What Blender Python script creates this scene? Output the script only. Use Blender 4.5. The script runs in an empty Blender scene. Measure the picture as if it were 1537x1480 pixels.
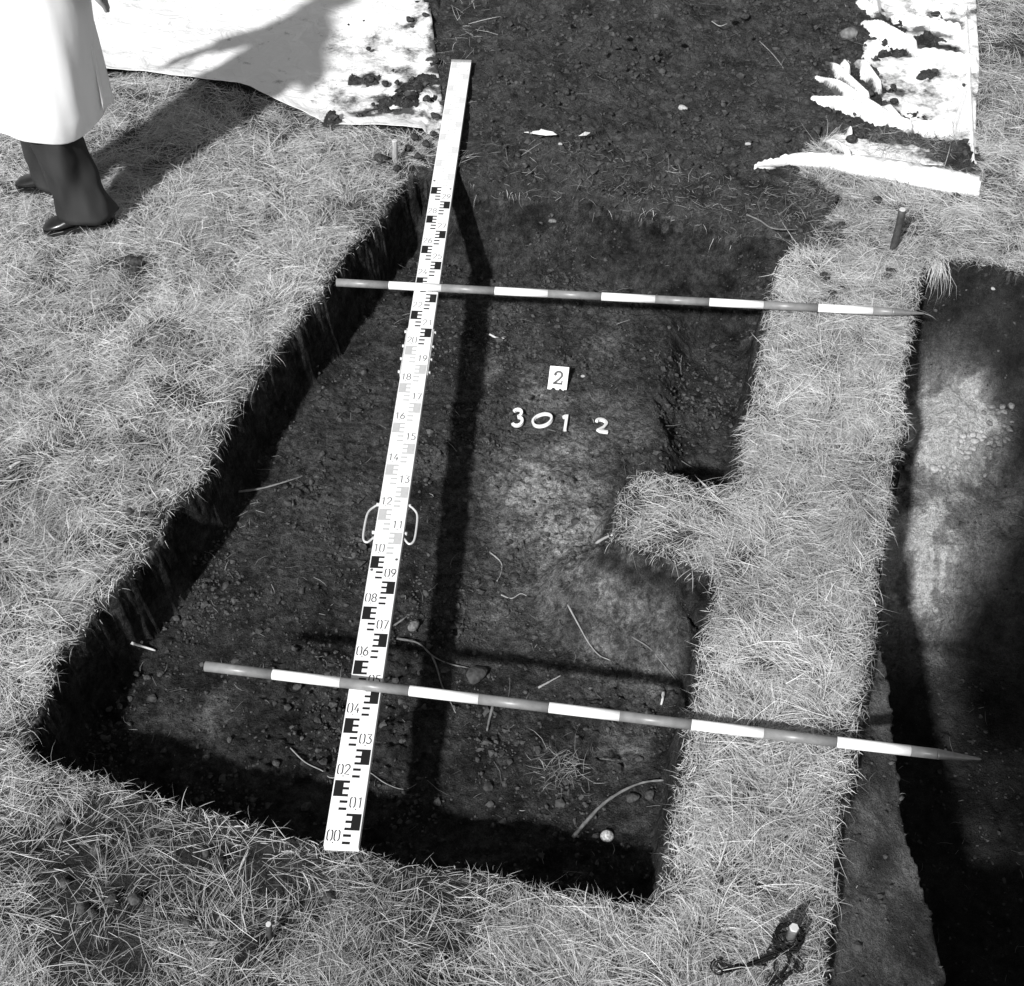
import bpy, bmesh, math, random
import numpy as np
from mathutils import Vector, Matrix

random.seed(7)
rng = np.random.default_rng(11)
sc = bpy.context.scene
C = sc.collection

# ------------------------------------------------------------------ camera
F, CX, CY = 2040.0, 768.5, 740.0          # photogrammetric calibration from the 4 m staff and the rods
PITCH = math.atan(2177 / F)
CAMH = 3.27
cam_d = bpy.data.cameras.new('camera')
cam = bpy.data.objects.new('camera', cam_d)
C.objects.link(cam)
cam.location = (0, 0, CAMH)
cam.rotation_euler = (math.pi / 2 - PITCH, 0, 0)
cam_d.sensor_fit = 'HORIZONTAL'
cam_d.sensor_width = 36
cam_d.lens = F / 1537 * 36
cam_d.clip_start = 0.05
cam_d.clip_end = 500
sc.camera = cam

# ------------------------------------------------------------------ light
SX, SY = 0.56, 1.07                        # metres a shadow travels per metre of drop
SUN_EL = math.atan2(1, math.hypot(SX, SY))
SUN_STRENGTH, SKY_STRENGTH, EXPOSURE = 4.6, 0.085, 0.42
world = bpy.data.worlds.new('World')
sc.world = world
world.use_nodes = True
nt = world.node_tree
bg = nt.nodes['Background']
sky = nt.nodes.new('ShaderNodeTexSky')
sky.sky_type = 'NISHITA'
sky.sun_disc = False
sky.sun_elevation = SUN_EL
sky.sun_rotation = math.atan2(-SX, -SY)
bw = nt.nodes.new('ShaderNodeRGBToBW')     # black-and-white film
nt.links.new(sky.outputs[0], bw.inputs[0])
nt.links.new(bw.outputs[0], bg.inputs['Color'])
bg.inputs['Strength'].default_value = SKY_STRENGTH
sun_d = bpy.data.lights.new('sun', 'SUN')
sun_d.energy = SUN_STRENGTH
sun_d.angle = math.radians(2.2)      # thin haze: the photograph's shadows have soft edges
sun = bpy.data.objects.new('sun', sun_d)
C.objects.link(sun)
sun.location = (-3, -5, 6)
sun.rotation_euler = Vector((SX, SY, -1)).to_track_quat('-Z', 'Y').to_euler()
sc.view_settings.view_transform = 'Standard'
sc.view_settings.look = 'None'
sc.view_settings.exposure = EXPOSURE
sc.view_settings.gamma = 1
sc.view_settings.use_curve_mapping = False

# ------------------------------------------------------------------ helpers
SP, CP = math.sin(PITCH), math.cos(PITCH)

def G(x, y, z=0.0):
    """photo pixel -> point on the horizontal plane of height z"""
    a, b = (x - CX) / F, (y - CY) / F
    d = np.array([a, CP - b * SP, -SP - b * CP])
    t = (z - CAMH) / d[2]
    return np.array([0, 0, CAMH]) + t * d

def Gs(pts, z=0.0):
    return [tuple(G(x, y, z)[:2]) for x, y in pts]

LAT = rng.random((8, 128, 128))

def vnoise(x, y, s, k=0):
    x = np.asarray(x, float) * s + 37.3 * k; y = np.asarray(y, float) * s + 11.7 * k
    xi = np.floor(x).astype(int); yi = np.floor(y).astype(int)
    fx = x - xi; fy = y - yi
    fx = fx * fx * (3 - 2 * fx); fy = fy * fy * (3 - 2 * fy)
    L = LAT[k % 8]
    a = L[xi % 128, yi % 128]; b = L[(xi + 1) % 128, yi % 128]
    c = L[xi % 128, (yi + 1) % 128]; d = L[(xi + 1) % 128, (yi + 1) % 128]
    return (a * (1 - fx) + b * fx) * (1 - fy) + (c * (1 - fx) + d * fx) * fy

def fbm(x, y, s, o=4, k=0, g=0.5):
    t = 0; a = 1; n = 0
    for i in range(o):
        t = t + a * (vnoise(x, y, s, k + i) - 0.5); n += a; a *= g; s *= 2.03
    return t / n * 2

def sstep(t):
    t = np.clip(t, 0, 1)
    return t * t * (3 - 2 * t)

def sdist(poly, x, y):
    """signed distance, positive inside, and index of the nearest edge"""
    x = np.asarray(x, float); y = np.asarray(y, float)
    best = np.full(x.shape, 1e9); idx = np.zeros(x.shape, int); ins = np.zeros(x.shape, bool)
    n = len(poly)
    for i in range(n):
        x0, y0 = poly[i]; x1, y1 = poly[(i + 1) % n]
        dx, dy = x1 - x0, y1 - y0
        t = np.clip(((x - x0) * dx + (y - y0) * dy) / (dx * dx + dy * dy + 1e-12), 0, 1)
        d = np.hypot(x - x0 - t * dx, y - y0 - t * dy)
        m = d < best
        best = np.where(m, d, best); idx = np.where(m, i, idx)
        if abs(dy) > 1e-12:
            cr = ((y0 > y) != (y1 > y)) & (x < (x1 - x0) * (y - y0) / dy + x0)
            ins ^= cr
    return np.where(ins, best, -best), idx

def mesh_np(name, V, quads=None, tris=None, smooth=True, attrs=None):
    me = bpy.data.meshes.new(name)
    V = np.asarray(V, np.float32)
    me.vertices.add(len(V)); me.vertices.foreach_set('co', V.ravel())
    lv = []; ls = []; st = 0
    if quads is not None and len(quads):
        q = np.asarray(quads, np.int32); lv.append(q.ravel()); ls.append(np.arange(len(q)) * 4); st = len(q) * 4
    if tris is not None and len(tris):
        t = np.asarray(tris, np.int32); lv.append(t.ravel()); ls.append(st + np.arange(len(t)) * 3)
    lv = np.concatenate(lv); ls = np.concatenate(ls)
    me.loops.add(len(lv)); me.loops.foreach_set('vertex_index', lv.astype(np.int32))
    me.polygons.add(len(ls)); me.polygons.foreach_set('loop_start', ls.astype(np.int32))
    me.polygons.foreach_set('use_smooth', np.full(len(ls), smooth, bool))
    me.update(calc_edges=True)
    for k, v in (attrs or {}).items():
        a = me.attributes.new(k, 'FLOAT', 'POINT'); a.data.foreach_set('value', np.asarray(v, np.float32))
    return me

def obj(name, me, mat, parent=None):
    o = bpy.data.objects.new(name, me)
    C.objects.link(o)
    if mat is not None:
        o.data.materials.append(mat) if len(o.data.materials) == 0 else None
    if parent: o.parent = parent
    return o

def empty(name, loc=(0, 0, 0), rz=0):
    o = bpy.data.objects.new(name, None)
    C.objects.link(o); o.location = loc; o.rotation_euler = (0, 0, rz); o.empty_display_size = 0.1
    return o

def tag(o, label=None, cat=None, group=None, kind=None):
    if label: o['label'] = label
    if cat: o['category'] = cat
    if group: o['group'] = group
    if kind: o['kind'] = kind
    return o

def bm_mesh(bm, name, smooth=False):
    me = bpy.data.meshes.new(name)
    bmesh.ops.recalc_face_normals(bm, faces=bm.faces)
    for f in bm.faces: f.smooth = smooth
    bm.to_mesh(me); bm.free()
    return me

def box_mesh(name, x0, x1, y0, y1, z0, z1, bev=0.0):
    bm = bmesh.new()
    vs = [bm.verts.new((x, y, z)) for z in (z0, z1) for y in (y0, y1) for x in (x0, x1)]
    for f in ((0, 1, 3, 2), (4, 5, 7, 6), (0, 1, 5, 4), (2, 3, 7, 6), (0, 2, 6, 4), (1, 3, 7, 5)):
        bm.faces.new([vs[i] for i in f])
    if bev: bmesh.ops.bevel(bm, geom=bm.edges[:], offset=bev, segments=2, affect='EDGES', profile=0.5)
    return bm_mesh(bm, name)

def tube_mesh(name, pts, rad, n=8, cap=True):
    """tapered round tube through pts; rad number or list"""
    P = [Vector(p) for p in pts]; N = len(P)
    R = rad if hasattr(rad, '__len__') else [rad] * N
    V = []; Fq = []
    up = Vector((0.13, 0.21, 1)).normalized()
    for i in range(N):
        t = (P[min(i + 1, N - 1)] - P[max(i - 1, 0)])
        if t.length < 1e-9: t = Vector((1, 0, 0))
        t.normalize()
        a = t.cross(up)
        if a.length < 1e-3: a = t.cross(Vector((1, 0, 0)))
        a.normalize(); b = a.cross(t)
        for k in range(n):
            th = 2 * math.pi * k / n
            V.append(P[i] + (a * math.cos(th) + b * math.sin(th)) * R[i])
    for i in range(N - 1):
        for k in range(n):
            Fq.append((i * n + k, i * n + (k + 1) % n, (i + 1) * n + (k + 1) % n, (i + 1) * n + k))
    if cap:
        Fq.append(tuple(range(n - 1, -1, -1))); Fq.append(tuple(range((N - 1) * n, N * n)))
    me = bpy.data.meshes.new(name)
    me.from_pydata([tuple(v) for v in V], [], Fq)
    for p in me.polygons: p.use_smooth = len(p.vertices) == 4
    return me

def loft_mesh(name, rings, n=24, cap=True, wob=0.0, power=2.0):
    """rings: (cx,cy,cz,rx,ry[,rot,tilt_x,tilt_y]); elliptical cross sections"""
    V = []; Fq = []
    for i, r in enumerate(rings):
        cx, cy, cz, rx, ry = r[:5]
        rot = r[5] if len(r) > 5 else 0
        tx = r[6] if len(r) > 6 else 0
        ty = r[7] if len(r) > 7 else 0
        for k in range(n):
            th = 2 * math.pi * k / n
            c, s = math.cos(th), math.sin(th)
            w = 1 + wob * (math.sin(3 * th + i * 1.1) * 0.5 + math.sin(5 * th - i * 0.7 + 1) * 0.5)
            px = rx * w * math.copysign(abs(c) ** (2 / power), c); py = ry * w * math.copysign(abs(s) ** (2 / power), s)
            x = px * math.cos(rot) - py * math.sin(rot); y = px * math.sin(rot) + py * math.cos(rot)
            V.append((cx + x, cy + y, cz + tx * x + ty * y))
    for i in range(len(rings) - 1):
        for k in range(n):
            Fq.append((i * n + k, i * n + (k + 1) % n, (i + 1) * n + (k + 1) % n, (i + 1) * n + k))
    if cap:
        Fq.append(tuple(range(n - 1, -1, -1))); Fq.append(tuple(range((len(rings) - 1) * n, len(rings) * n)))
    me = bpy.data.meshes.new(name)
    me.from_pydata(V, [], Fq)
    for p in me.polygons: p.use_smooth = True
    me.update()
    return me

def smooth_path(pts, n=6):
    """Catmull-Rom through 3-D points"""
    P = [np.array(p, float) for p in pts]
    P = [2 * P[0] - P[1]] + P + [2 * P[-1] - P[-2]]
    out = []
    for i in range(1, len(P) - 2):
        for k in range(n):
            t = k / n
            out.append(0.5 * ((2 * P[i]) + (-P[i - 1] + P[i + 1]) * t + (2 * P[i - 1] - 5 * P[i] + 4 * P[i + 1] - P[i + 2]) * t * t
                              + (-P[i - 1] + 3 * P[i] - 3 * P[i + 1] + P[i + 2]) * t ** 3))
    out.append(P[-2])
    return out

# ------------------------------------------------------------------ materials (grey: the photograph is black and white)
def grey(v): return (v, v, v, 1)

def new_mat(name):
    m = bpy.data.materials.new(name); m.use_nodes = True
    t = m.node_tree; return m, t, t.nodes['Principled BSDF'], t.nodes, t.links

def simple(name, v, rough=0.6, spec=0.3, var=0.0, scale=30.0, bump=0.0, metallic=0.0, stretch=None):
    m, t, b, N, L = new_mat(name)
    b.inputs['Roughness'].default_value = rough
    b.inputs['Specular IOR Level'].default_value = spec
    b.inputs['Metallic'].default_value = metallic
    b.inputs['Base Color'].default_value = grey(v)
    tc = N.new('ShaderNodeTexCoord'); mp = N.new('ShaderNodeMapping')
    if stretch: mp.inputs['Scale'].default_value = stretch
    L.new(tc.outputs['Object'], mp.inputs[0])
    nz = N.new('ShaderNodeTexNoise'); nz.inputs['Scale'].default_value = scale; nz.inputs['Detail'].default_value = 6
    L.new(mp.outputs[0], nz.inputs['Vector'])
    if var:
        r = N.new('ShaderNodeValToRGB')
        r.color_ramp.elements[0].position = 0.3; r.color_ramp.elements[1].position = 0.72
        r.color_ramp.elements[0].color = grey(v * (1 - var)); r.color_ramp.elements[1].color = grey(min(1, v * (1 + var)))
        L.new(nz.outputs['Fac'], r.inputs[0]); L.new(r.outputs[0], b.inputs['Base Color'])
    if bump:
        bp = N.new('ShaderNodeBump'); bp.inputs['Strength'].default_value = bump; bp.inputs['Distance'].default_value = 0.01
        L.new(nz.outputs['Fac'], bp.inputs['Height']); L.new(bp.outputs[0], b.inputs['Normal'])
    return m

def soil_mat(name, dark, mid, pale_lo, pale_hi, bump=0.9, mot=(0.55, 1.35)):
    """earth; the point attribute 'pale' says where the clay subsoil is"""
    m, t, b, N, L = new_mat(name)
    b.inputs['Roughness'].default_value = 0.95
    b.inputs['Specular IOR Level'].default_value = 0.08
    tc = N.new('ShaderNodeTexCoord')
    def noise(s, d=5, r=0.6):
        n = N.new('ShaderNodeTexNoise'); n.inputs['Scale'].default_value = s; n.inputs['Detail'].default_value = d
        n.inputs['Roughness'].default_value = r
        L.new(tc.outputs['Object'], n.inputs['Vector']); return n
    def ramp(src, p0, c0, p1, c1):
        r = N.new('ShaderNodeValToRGB'); e = r.color_ramp.elements
        e[0].position = p0; e[1].position = p1; e[0].color = grey(c0); e[1].color = grey(c1)
        L.new(src, r.inputs[0]); return r
    def mix(fac, a, bb, mode='MIX'):
        x = N.new('ShaderNodeMix'); x.data_type = 'RGBA'; x.blend_type = mode
        if isinstance(fac, float): x.inputs[0].default_value = fac
        else: L.new(fac, x.inputs[0])
        L.new(a, x.inputs[6]); L.new(bb, x.inputs[7]); return x
    big = noise(7, 8, 0.7); mid_n = noise(34, 8, 0.74); fine = noise(70, 6, 0.7); grain = noise(240, 3, 0.7)
    base = ramp(big.outputs['Fac'], 0.35, dark, 0.68, mid)
    pal = ramp(fine.outputs['Fac'], 0.36, pale_lo, 0.62, pale_hi)
    at = N.new('ShaderNodeAttribute'); at.attribute_name = 'pale'
    br = N.new('ShaderNodeMath'); br.operation = 'MULTIPLY_ADD'; br.inputs[1].default_value = 1.7; br.inputs[2].default_value = -0.55
    L.new(fine.outputs['Fac'], br.inputs[0])
    ad = N.new('ShaderNodeMath'); ad.operation = 'ADD'; ad.use_clamp = True
    ml = N.new('ShaderNodeMath'); ml.operation = 'MULTIPLY'
    L.new(at.outputs['Fac'], ml.inputs[0]); L.new(br.outputs[0], ml.inputs[1])
    m2 = N.new('ShaderNodeMath'); m2.operation = 'MULTIPLY'; m2.inputs[1].default_value = 0.75
    L.new(at.outputs['Fac'], m2.inputs[0])
    L.new(ml.outputs[0], ad.inputs[0]); L.new(m2.outputs[0], ad.inputs[1])
    col = mix(ad.outputs[0], base.outputs[0], pal.outputs[0])
    mo = ramp(mid_n.outputs['Fac'], 0.38, mot[0], 0.62, mot[1])
    col = mix(1.0, col.outputs[2], mo.outputs[0], 'MULTIPLY')
    gr = ramp(grain.outputs['Fac'], 0.3, 0.5, 0.7, 1.5)
    col = mix(1.0, col.outputs[2], gr.outputs[0], 'MULTIPLY')
    vo = N.new('ShaderNodeTexVoronoi'); vo.inputs['Scale'].default_value = 60; L.new(tc.outputs['Object'], vo.inputs['Vector'])
    sp = ramp(vo.outputs['Distance'], 0.04, 0.22, 0.10, 0.0)          # sparse small light grits
    pick = ramp(vo.outputs['Color'], 0.86, 0.0, 0.89, 1.0)
    spk = mix(1.0, sp.outputs[0], pick.outputs[0], 'MULTIPLY')
    col = mix(1.0, col.outputs[2], spk.outputs[2], 'ADD')
    L.new(col.outputs[2], b.inputs['Base Color'])
    hs = N.new('ShaderNodeMath'); hs.operation = 'MULTIPLY_ADD'; hs.inputs[1].default_value = 0.45
    L.new(grain.outputs['Fac'], hs.inputs[0]); L.new(fine.outputs['Fac'], hs.inputs[2])
    h2 = N.new('ShaderNodeMath'); h2.operation = 'MULTIPLY_ADD'; h2.inputs[1].default_value = 2.2
    L.new(mid_n.outputs['Fac'], h2.inputs[0]); L.new(hs.outputs[0], h2.inputs[2])
    bp = N.new('ShaderNodeBump'); bp.inputs['Strength'].default_value = bump; bp.inputs['Distance'].default_value = 0.022
    L.new(h2.outputs[0], bp.inputs['Height']); L.new(bp.outputs[0], b.inputs['Normal'])
    return m

def grass_mat(name, lo, hi, transl=0.25):
    m, t, b, N, L = new_mat(name)
    out = N['Material Output']
    at = N.new('ShaderNodeAttribute'); at.attribute_name = 'shade'
    r = N.new('ShaderNodeValToRGB'); e = r.color_ramp.elements
    e[0].position = 0.0; e[1].position = 1.0; e[0].color = grey(lo); e[1].color = grey(hi)
    L.new(at.outputs['Fac'], r.inputs[0]); L.new(r.outputs[0], b.inputs['Base Color'])
    b.inputs['Roughness'].default_value = 0.5; b.inputs['Specular IOR Level'].default_value = 0.35
    tr = N.new('ShaderNodeBsdfTranslucent'); L.new(r.outputs[0], tr.inputs[0])
    mx = N.new('ShaderNodeMixShader'); mx.inputs[0].default_value = transl
    L.new(b.outputs[0], mx.inputs[1]); L.new(tr.outputs[0], mx.inputs[2]); L.new(mx.outputs[0], out.inputs['Surface'])
    return m

M_turf = soil_mat('turf_thatch', 0.04, 0.12, 0.02, 0.055)
M_soil = soil_mat('topsoil', 0.013, 0.082, 0.27, 0.52, 1.0, (0.45, 1.5))
M_spoil = soil_mat('spoil_earth', 0.030, 0.125, 0.09, 0.18, 1.0)
M_pit = soil_mat('pit_earth', 0.017, 0.058, 0.52, 0.74, 1.0, (0.75, 1.2))
M_clod = simple('clod_earth', 0.045, 0.95, 0.08, 0.6, 2.5, 1.0)
M_clodbit = simple('spoil_crumb_earth', 0.052, 0.95, 0.08, 0.6, 30, 0.3)
M_crumb = simple('crumb_earth', 0.055, 0.95, 0.1, 0.7, 40, 0.4)
M_grass = grass_mat('dry_grass', 0.22, 0.88, .3)
M_strawlit = grass_mat('straw_litter', 0.10, 0.42)
M_white = simple('white_staff_paint', 0.84, 0.35, 0.4, 0.03, 25, 0.02)
M_black = simple('black_print', 0.012, 0.5, 0.3)
M_redprint = simple('faded_red_print', 0.46, 0.5, 0.3, 0.08, 80)
M_overexposed = simple('overexposed_print', 0.60, 0.5, 0.3, 0.1, 80)  # print of the far metre paled: its overexposure is put into the colour
M_greyprint = simple('grey_print', 0.10, 0.5, 0.3)
M_rodwhite = simple('white_rod_paint', 0.82, 0.35, 0.4, 0.04, 40, 0.03)
M_rodred = simple('red_rod_paint', 0.19, 0.40, 0.5, 0.18, 40, 0.05)
M_metal = simple('worn_iron', 0.22, 0.45, 0.5, 0.25, 60, 0.1, 0.5)
M_zinc = simple('zinc_fittings', 0.62, 0.35, 0.5, 0.1, 60, 0.05, 0.2)
M_letter = simple('white_plastic_letters', 0.74, 0.4, 0.4, 0.04, 80)
M_card = simple('white_card', 0.85, 0.7, 0.2, 0.03, 60)
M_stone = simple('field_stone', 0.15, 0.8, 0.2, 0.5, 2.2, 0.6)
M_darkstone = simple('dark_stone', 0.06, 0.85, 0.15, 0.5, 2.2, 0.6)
M_palestone = simple('pale_stone', 0.36, 0.8, 0.2, 0.35, 2.2, 0.5)
M_wood = simple('weathered_wood', 0.30, 0.8, 0.15, 0.3, 40, 0.4, stretch=(6, 6, 0.6))
M_cutwood = simple('cut_wood', 0.50, 0.7, 0.2, 0.12, 60, 0.2)
M_root = simple('root_bark', 0.15, 0.85, 0.1, 0.35, 60, 0.4)
M_string = simple('black_string', 0.012, 0.8, 0.1, 0.4, 200, 0.3)
M_coat = simple('white_cotton', 0.86, 0.9, 0.1, 0.02, 9, 0.8, stretch=(1, 1, .35))
M_coat.node_tree.nodes['Bump'].inputs['Distance'].default_value = .03
M_coat.node_tree.nodes['Noise Texture'].inputs['Detail'].default_value = .6
M_trouser = simple('dark_wool', 0.030, 0.85, 0.2, 0.25, 11, 1.0, stretch=(1, 1, .45))
M_trouser.node_tree.nodes['Bump'].inputs['Distance'].default_value = .06
M_trouser.node_tree.nodes['Noise Texture'].inputs['Detail'].default_value = .6
M_shoe = simple('black_leather', 0.012, 0.28, 0.5, 0.2, 50, 0.05)
M_skin = simple('skin', 0.30, 0.55, 0.3, 0.08, 60, 0.05)
M_hair = simple('hair', 0.04, 0.6, 0.3, 0.3, 200, 0.4)
M_ladder = simple('ladder_wood', 0.3, 0.6, 0.3, 0.2, 20)

def sheet_mat():
    m = simple('polythene', 0.80, 0.38, 0.45, 0.05, 6, 0.0)
    t = m.node_tree; N = t.nodes; L = t.links; b = N['Principled BSDF']
    tc = N.new('ShaderNodeTexCoord')
    nz = N.new('ShaderNodeTexNoise'); nz.inputs['Scale'].default_value = 9; nz.inputs['Detail'].default_value = 7
    nz.inputs['Distortion'].default_value = 1.2
    L.new(tc.outputs['Object'], nz.inputs['Vector'])
    bp = N.new('ShaderNodeBump'); bp.inputs['Strength'].default_value = 0.5; bp.inputs['Distance'].default_value = 0.03
    L.new(nz.outputs['Fac'], bp.inputs['Height']); L.new(bp.outputs[0], b.inputs['Normal'])
    # smears of soil on the film
    n2 = N.new('ShaderNodeTexNoise'); n2.inputs['Scale'].default_value = 14; n2.inputs['Detail'].default_value = 8; n2.inputs['Roughness'].default_value = 0.7
    L.new(tc.outputs['Object'], n2.inputs['Vector'])
    r = N.new('ShaderNodeValToRGB'); e = r.color_ramp.elements
    e[0].position = 0.60; e[0].color = grey(0.80); e[1].position = 0.74; e[1].color = grey(0.25)
    L.new(n2.outputs['Fac'], r.inputs[0])
    at = N.new('ShaderNodeAttribute'); at.attribute_name = 'dirt'
    n3 = N.new('ShaderNodeTexNoise'); n3.inputs['Scale'].default_value = 60; n3.inputs['Detail'].default_value = 8; n3.inputs['Roughness'].default_value = 0.75
    L.new(tc.outputs['Object'], n3.inputs['Vector'])
    ma = N.new('ShaderNodeMath'); ma.operation = 'ADD'; L.new(at.outputs['Fac'], ma.inputs[0]); L.new(n3.outputs['Fac'], ma.inputs[1])
    r3 = N.new('ShaderNodeValToRGB'); r3.color_ramp.elements[0].position = .62; r3.color_ramp.elements[1].position = .95
    mh = N.new('ShaderNodeMath'); mh.operation = 'MULTIPLY'; mh.inputs[1].default_value = .8; L.new(ma.outputs[0], mh.inputs[0])
    L.new(mh.outputs[0], r3.inputs[0])
    mx = N.new('ShaderNodeMix'); mx.data_type = 'RGBA'; L.new(r3.outputs[0], mx.inputs[0]); L.new(r.outputs[0], mx.inputs[6]); mx.inputs[7].default_value = grey(.07)
    L.new(mx.outputs[2], b.inputs['Base Color'])
    return m
M_sheet = sheet_mat()

# ------------------------------------------------------------------ the dug ground
T_LEFT = [(628, 262), (602, 285), (566, 330), (512, 392), (484, 446), (440, 498), (400, 548), (362, 606), (330, 664), (312, 716), (266, 752),
          (232, 826), (176, 886), (150, 906), (128, 944), (88, 1000), (70, 1046), (46, 1116)]
T_NEAR = [(76, 1146), (130, 1162), (190, 1176), (240, 1198), (330, 1217), (390, 1238), (430, 1263), (500, 1262), (545, 1276), (600, 1294), (680, 1302),
          (760, 1316), (800, 1330), (880, 1342), (920, 1356), (986, 1350)]
T_RIGHT = [(1000, 1292), (1012, 1200), (1030, 1090), (1046, 1010), (1060, 930), (1074, 884)]
T_TONGUE_S = [(1066, 868), (1010, 852), (980, 832), (914, 814)]
T_TONGUE_W = [(926, 770), (938, 722)]
T_TONGUE_N = [(1000, 708), (1050, 728), (1104, 735)]
T_RIGHT2 = [(1106, 690), (1114, 640), (1130, 580), (1143, 520), (1150, 460), (1164, 410), (1184, 372), (1194, 352)]
T_FAR = [(1100, 346), (1000, 322), (940, 310), (860, 294), (800, 290), (740, 288), (700, 272), (652, 256)]
TP = []; TW = []
for pts, w in ((T_LEFT, .05), (T_NEAR, .05), (T_RIGHT, .05), (T_TONGUE_S, .15), (T_TONGUE_W, .09), (T_TONGUE_N, .05), (T_RIGHT2, .05), (T_FAR, .17)):
    TP += Gs(pts); TW += [w] * len(pts)
TW[len(T_LEFT) - 1] = .05
TW[len(T_LEFT + T_NEAR + T_RIGHT) - 1] = .12
TW[len(TP) - 1] = .10
TW = np.array(TW)

P_LEFT = [(1392, 398), (1380, 442), (1371, 482), (1361, 560), (1356, 604), (1366, 640), (1346, 666), (1342, 720), (1336, 790), (1324, 850), (1318, 930), (1308, 972),
          (1298, 1036), (1288, 1100), (1280, 1170), (1262, 1230), (1250, 1300), (1254, 1350), (1240, 1420), (1236, 1480), (1225, 1600)]
PP = Gs(P_LEFT)
nPL = len(PP)
PP += [(2.6, 0.9), (3.4, 1.2), (3.9, 4.2), (2.6, 4.28)] + Gs([(1537, 412), (1450, 392)])
PW = np.array([.06] * (nPL - 1) + [.3] * 3 + [.30] * (len(PP) - nPL - 1) + [.22])
LEDGE = Gs(P_LEFT[11:]) + Gs([(1445, 1600), (1436, 1480), (1420, 1420), (1410, 1360), (1382, 1296), (1362, 1262), (1347, 1180), (1332, 1080), (1314, 985)], -0.2)

PY = np.array([0.5, 2.9, 3.20, 3.27, 3.36, 3.44, 3.72, 3.80, 4.05, 4.3, 5.0])
PZ = np.array([-1.12, -1.08, -1.02, -.86, -.82, -.70, -.62, -.53, -.46, -.40, -.35])

# pale clay showing in the trench floor: (px, py, radius px, strength), a colour of the earth itself
PALE = [(950, 885, 45, .5), (1000, 905, 35, .35), (850, 620, 130, .22), (850, 850, 130, .26), (560, 620, 120, .08), (800, 735, 62, 1.0), (850, 800, 68, .95), (780, 790, 50, .5), (905, 905, 45, .75), (960, 950, 40, .6), (830, 880, 60, .35), (735, 545, 22, .5), (820, 590, 55, .4),
        (930, 640, 55, .35), (860, 680, 60, .5), (980, 1015, 50, .45), (900, 985, 45, .4), (320, 1075, 30, .32), (940, 1120, 40, .3), (740, 920, 40, .3), (910, 520, 30, .35),
        (650, 690, 30, .18), (500, 760, 90, .12), (480, 680, 80, .10), (440, 830, 60, .10), (740, 440, 60, .15), (900, 470, 60, .15), (560, 470, 40, .08), (1080, 650, 40, .08),
        (880, 740, 40, .6), (760, 690, 35, .4)]

BARE = ((1335, 413, 10, .9), (1236, 421, 10, .8), (1262, 342, 8, .8), (1316, 304, 8, .8), (1213, 356, 9, .7), (1248, 445, 8, .6), (208, 405, 24, 1), (250, 585, 38, .7), (210, 790, 45, .75), (25, 705, 28, .8), (40, 1110, 45, .6), (100, 1330, 60, .8), (150, 1280, 50, .7), (80, 1420, 60, .7), (180, 1440, 50, .6), (40, 1250, 30, .5),
                   (230, 1380, 50, .6), (300, 1300, 45, .6), (490, 1355, 40, .6), (400, 1420, 40, .5), (1112, 838, 16, .8), (1097, 862, 14, .9), (980, 250, 1, 0), (600, 245, 30, .7), (395, 270, 14, .7), (1100, 1330, 25, .5))

def pdist(pts, x, y):
    best = np.full(np.shape(x), 1e9)
    for (x0, y0), (x1, y1) in zip(pts[:-1], pts[1:]):
        dx, dy = x1 - x0, y1 - y0
        t = np.clip(((x - x0) * dx + (y - y0) * dy) / (dx * dx + dy * dy + 1e-12), 0, 1)
        best = np.minimum(best, np.hypot(x - x0 - t * dx, y - y0 - t * dy))
    return best
FARL = Gs([(1230, 362)] + T_FAR)
TONS = Gs(T_TONGUE_S); TONW = Gs([(914, 814)] + T_TONGUE_W)
PFAR = [(3.4, 4.22), (2.6, 4.28)] + Gs([(1537, 412), (1450, 392), (1380, 396)])

SOND = Gs([(1020, 480), (1150, 450), (1120, 735), (1050, 740), (1005, 712), (995, 600)], -.3)

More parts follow.
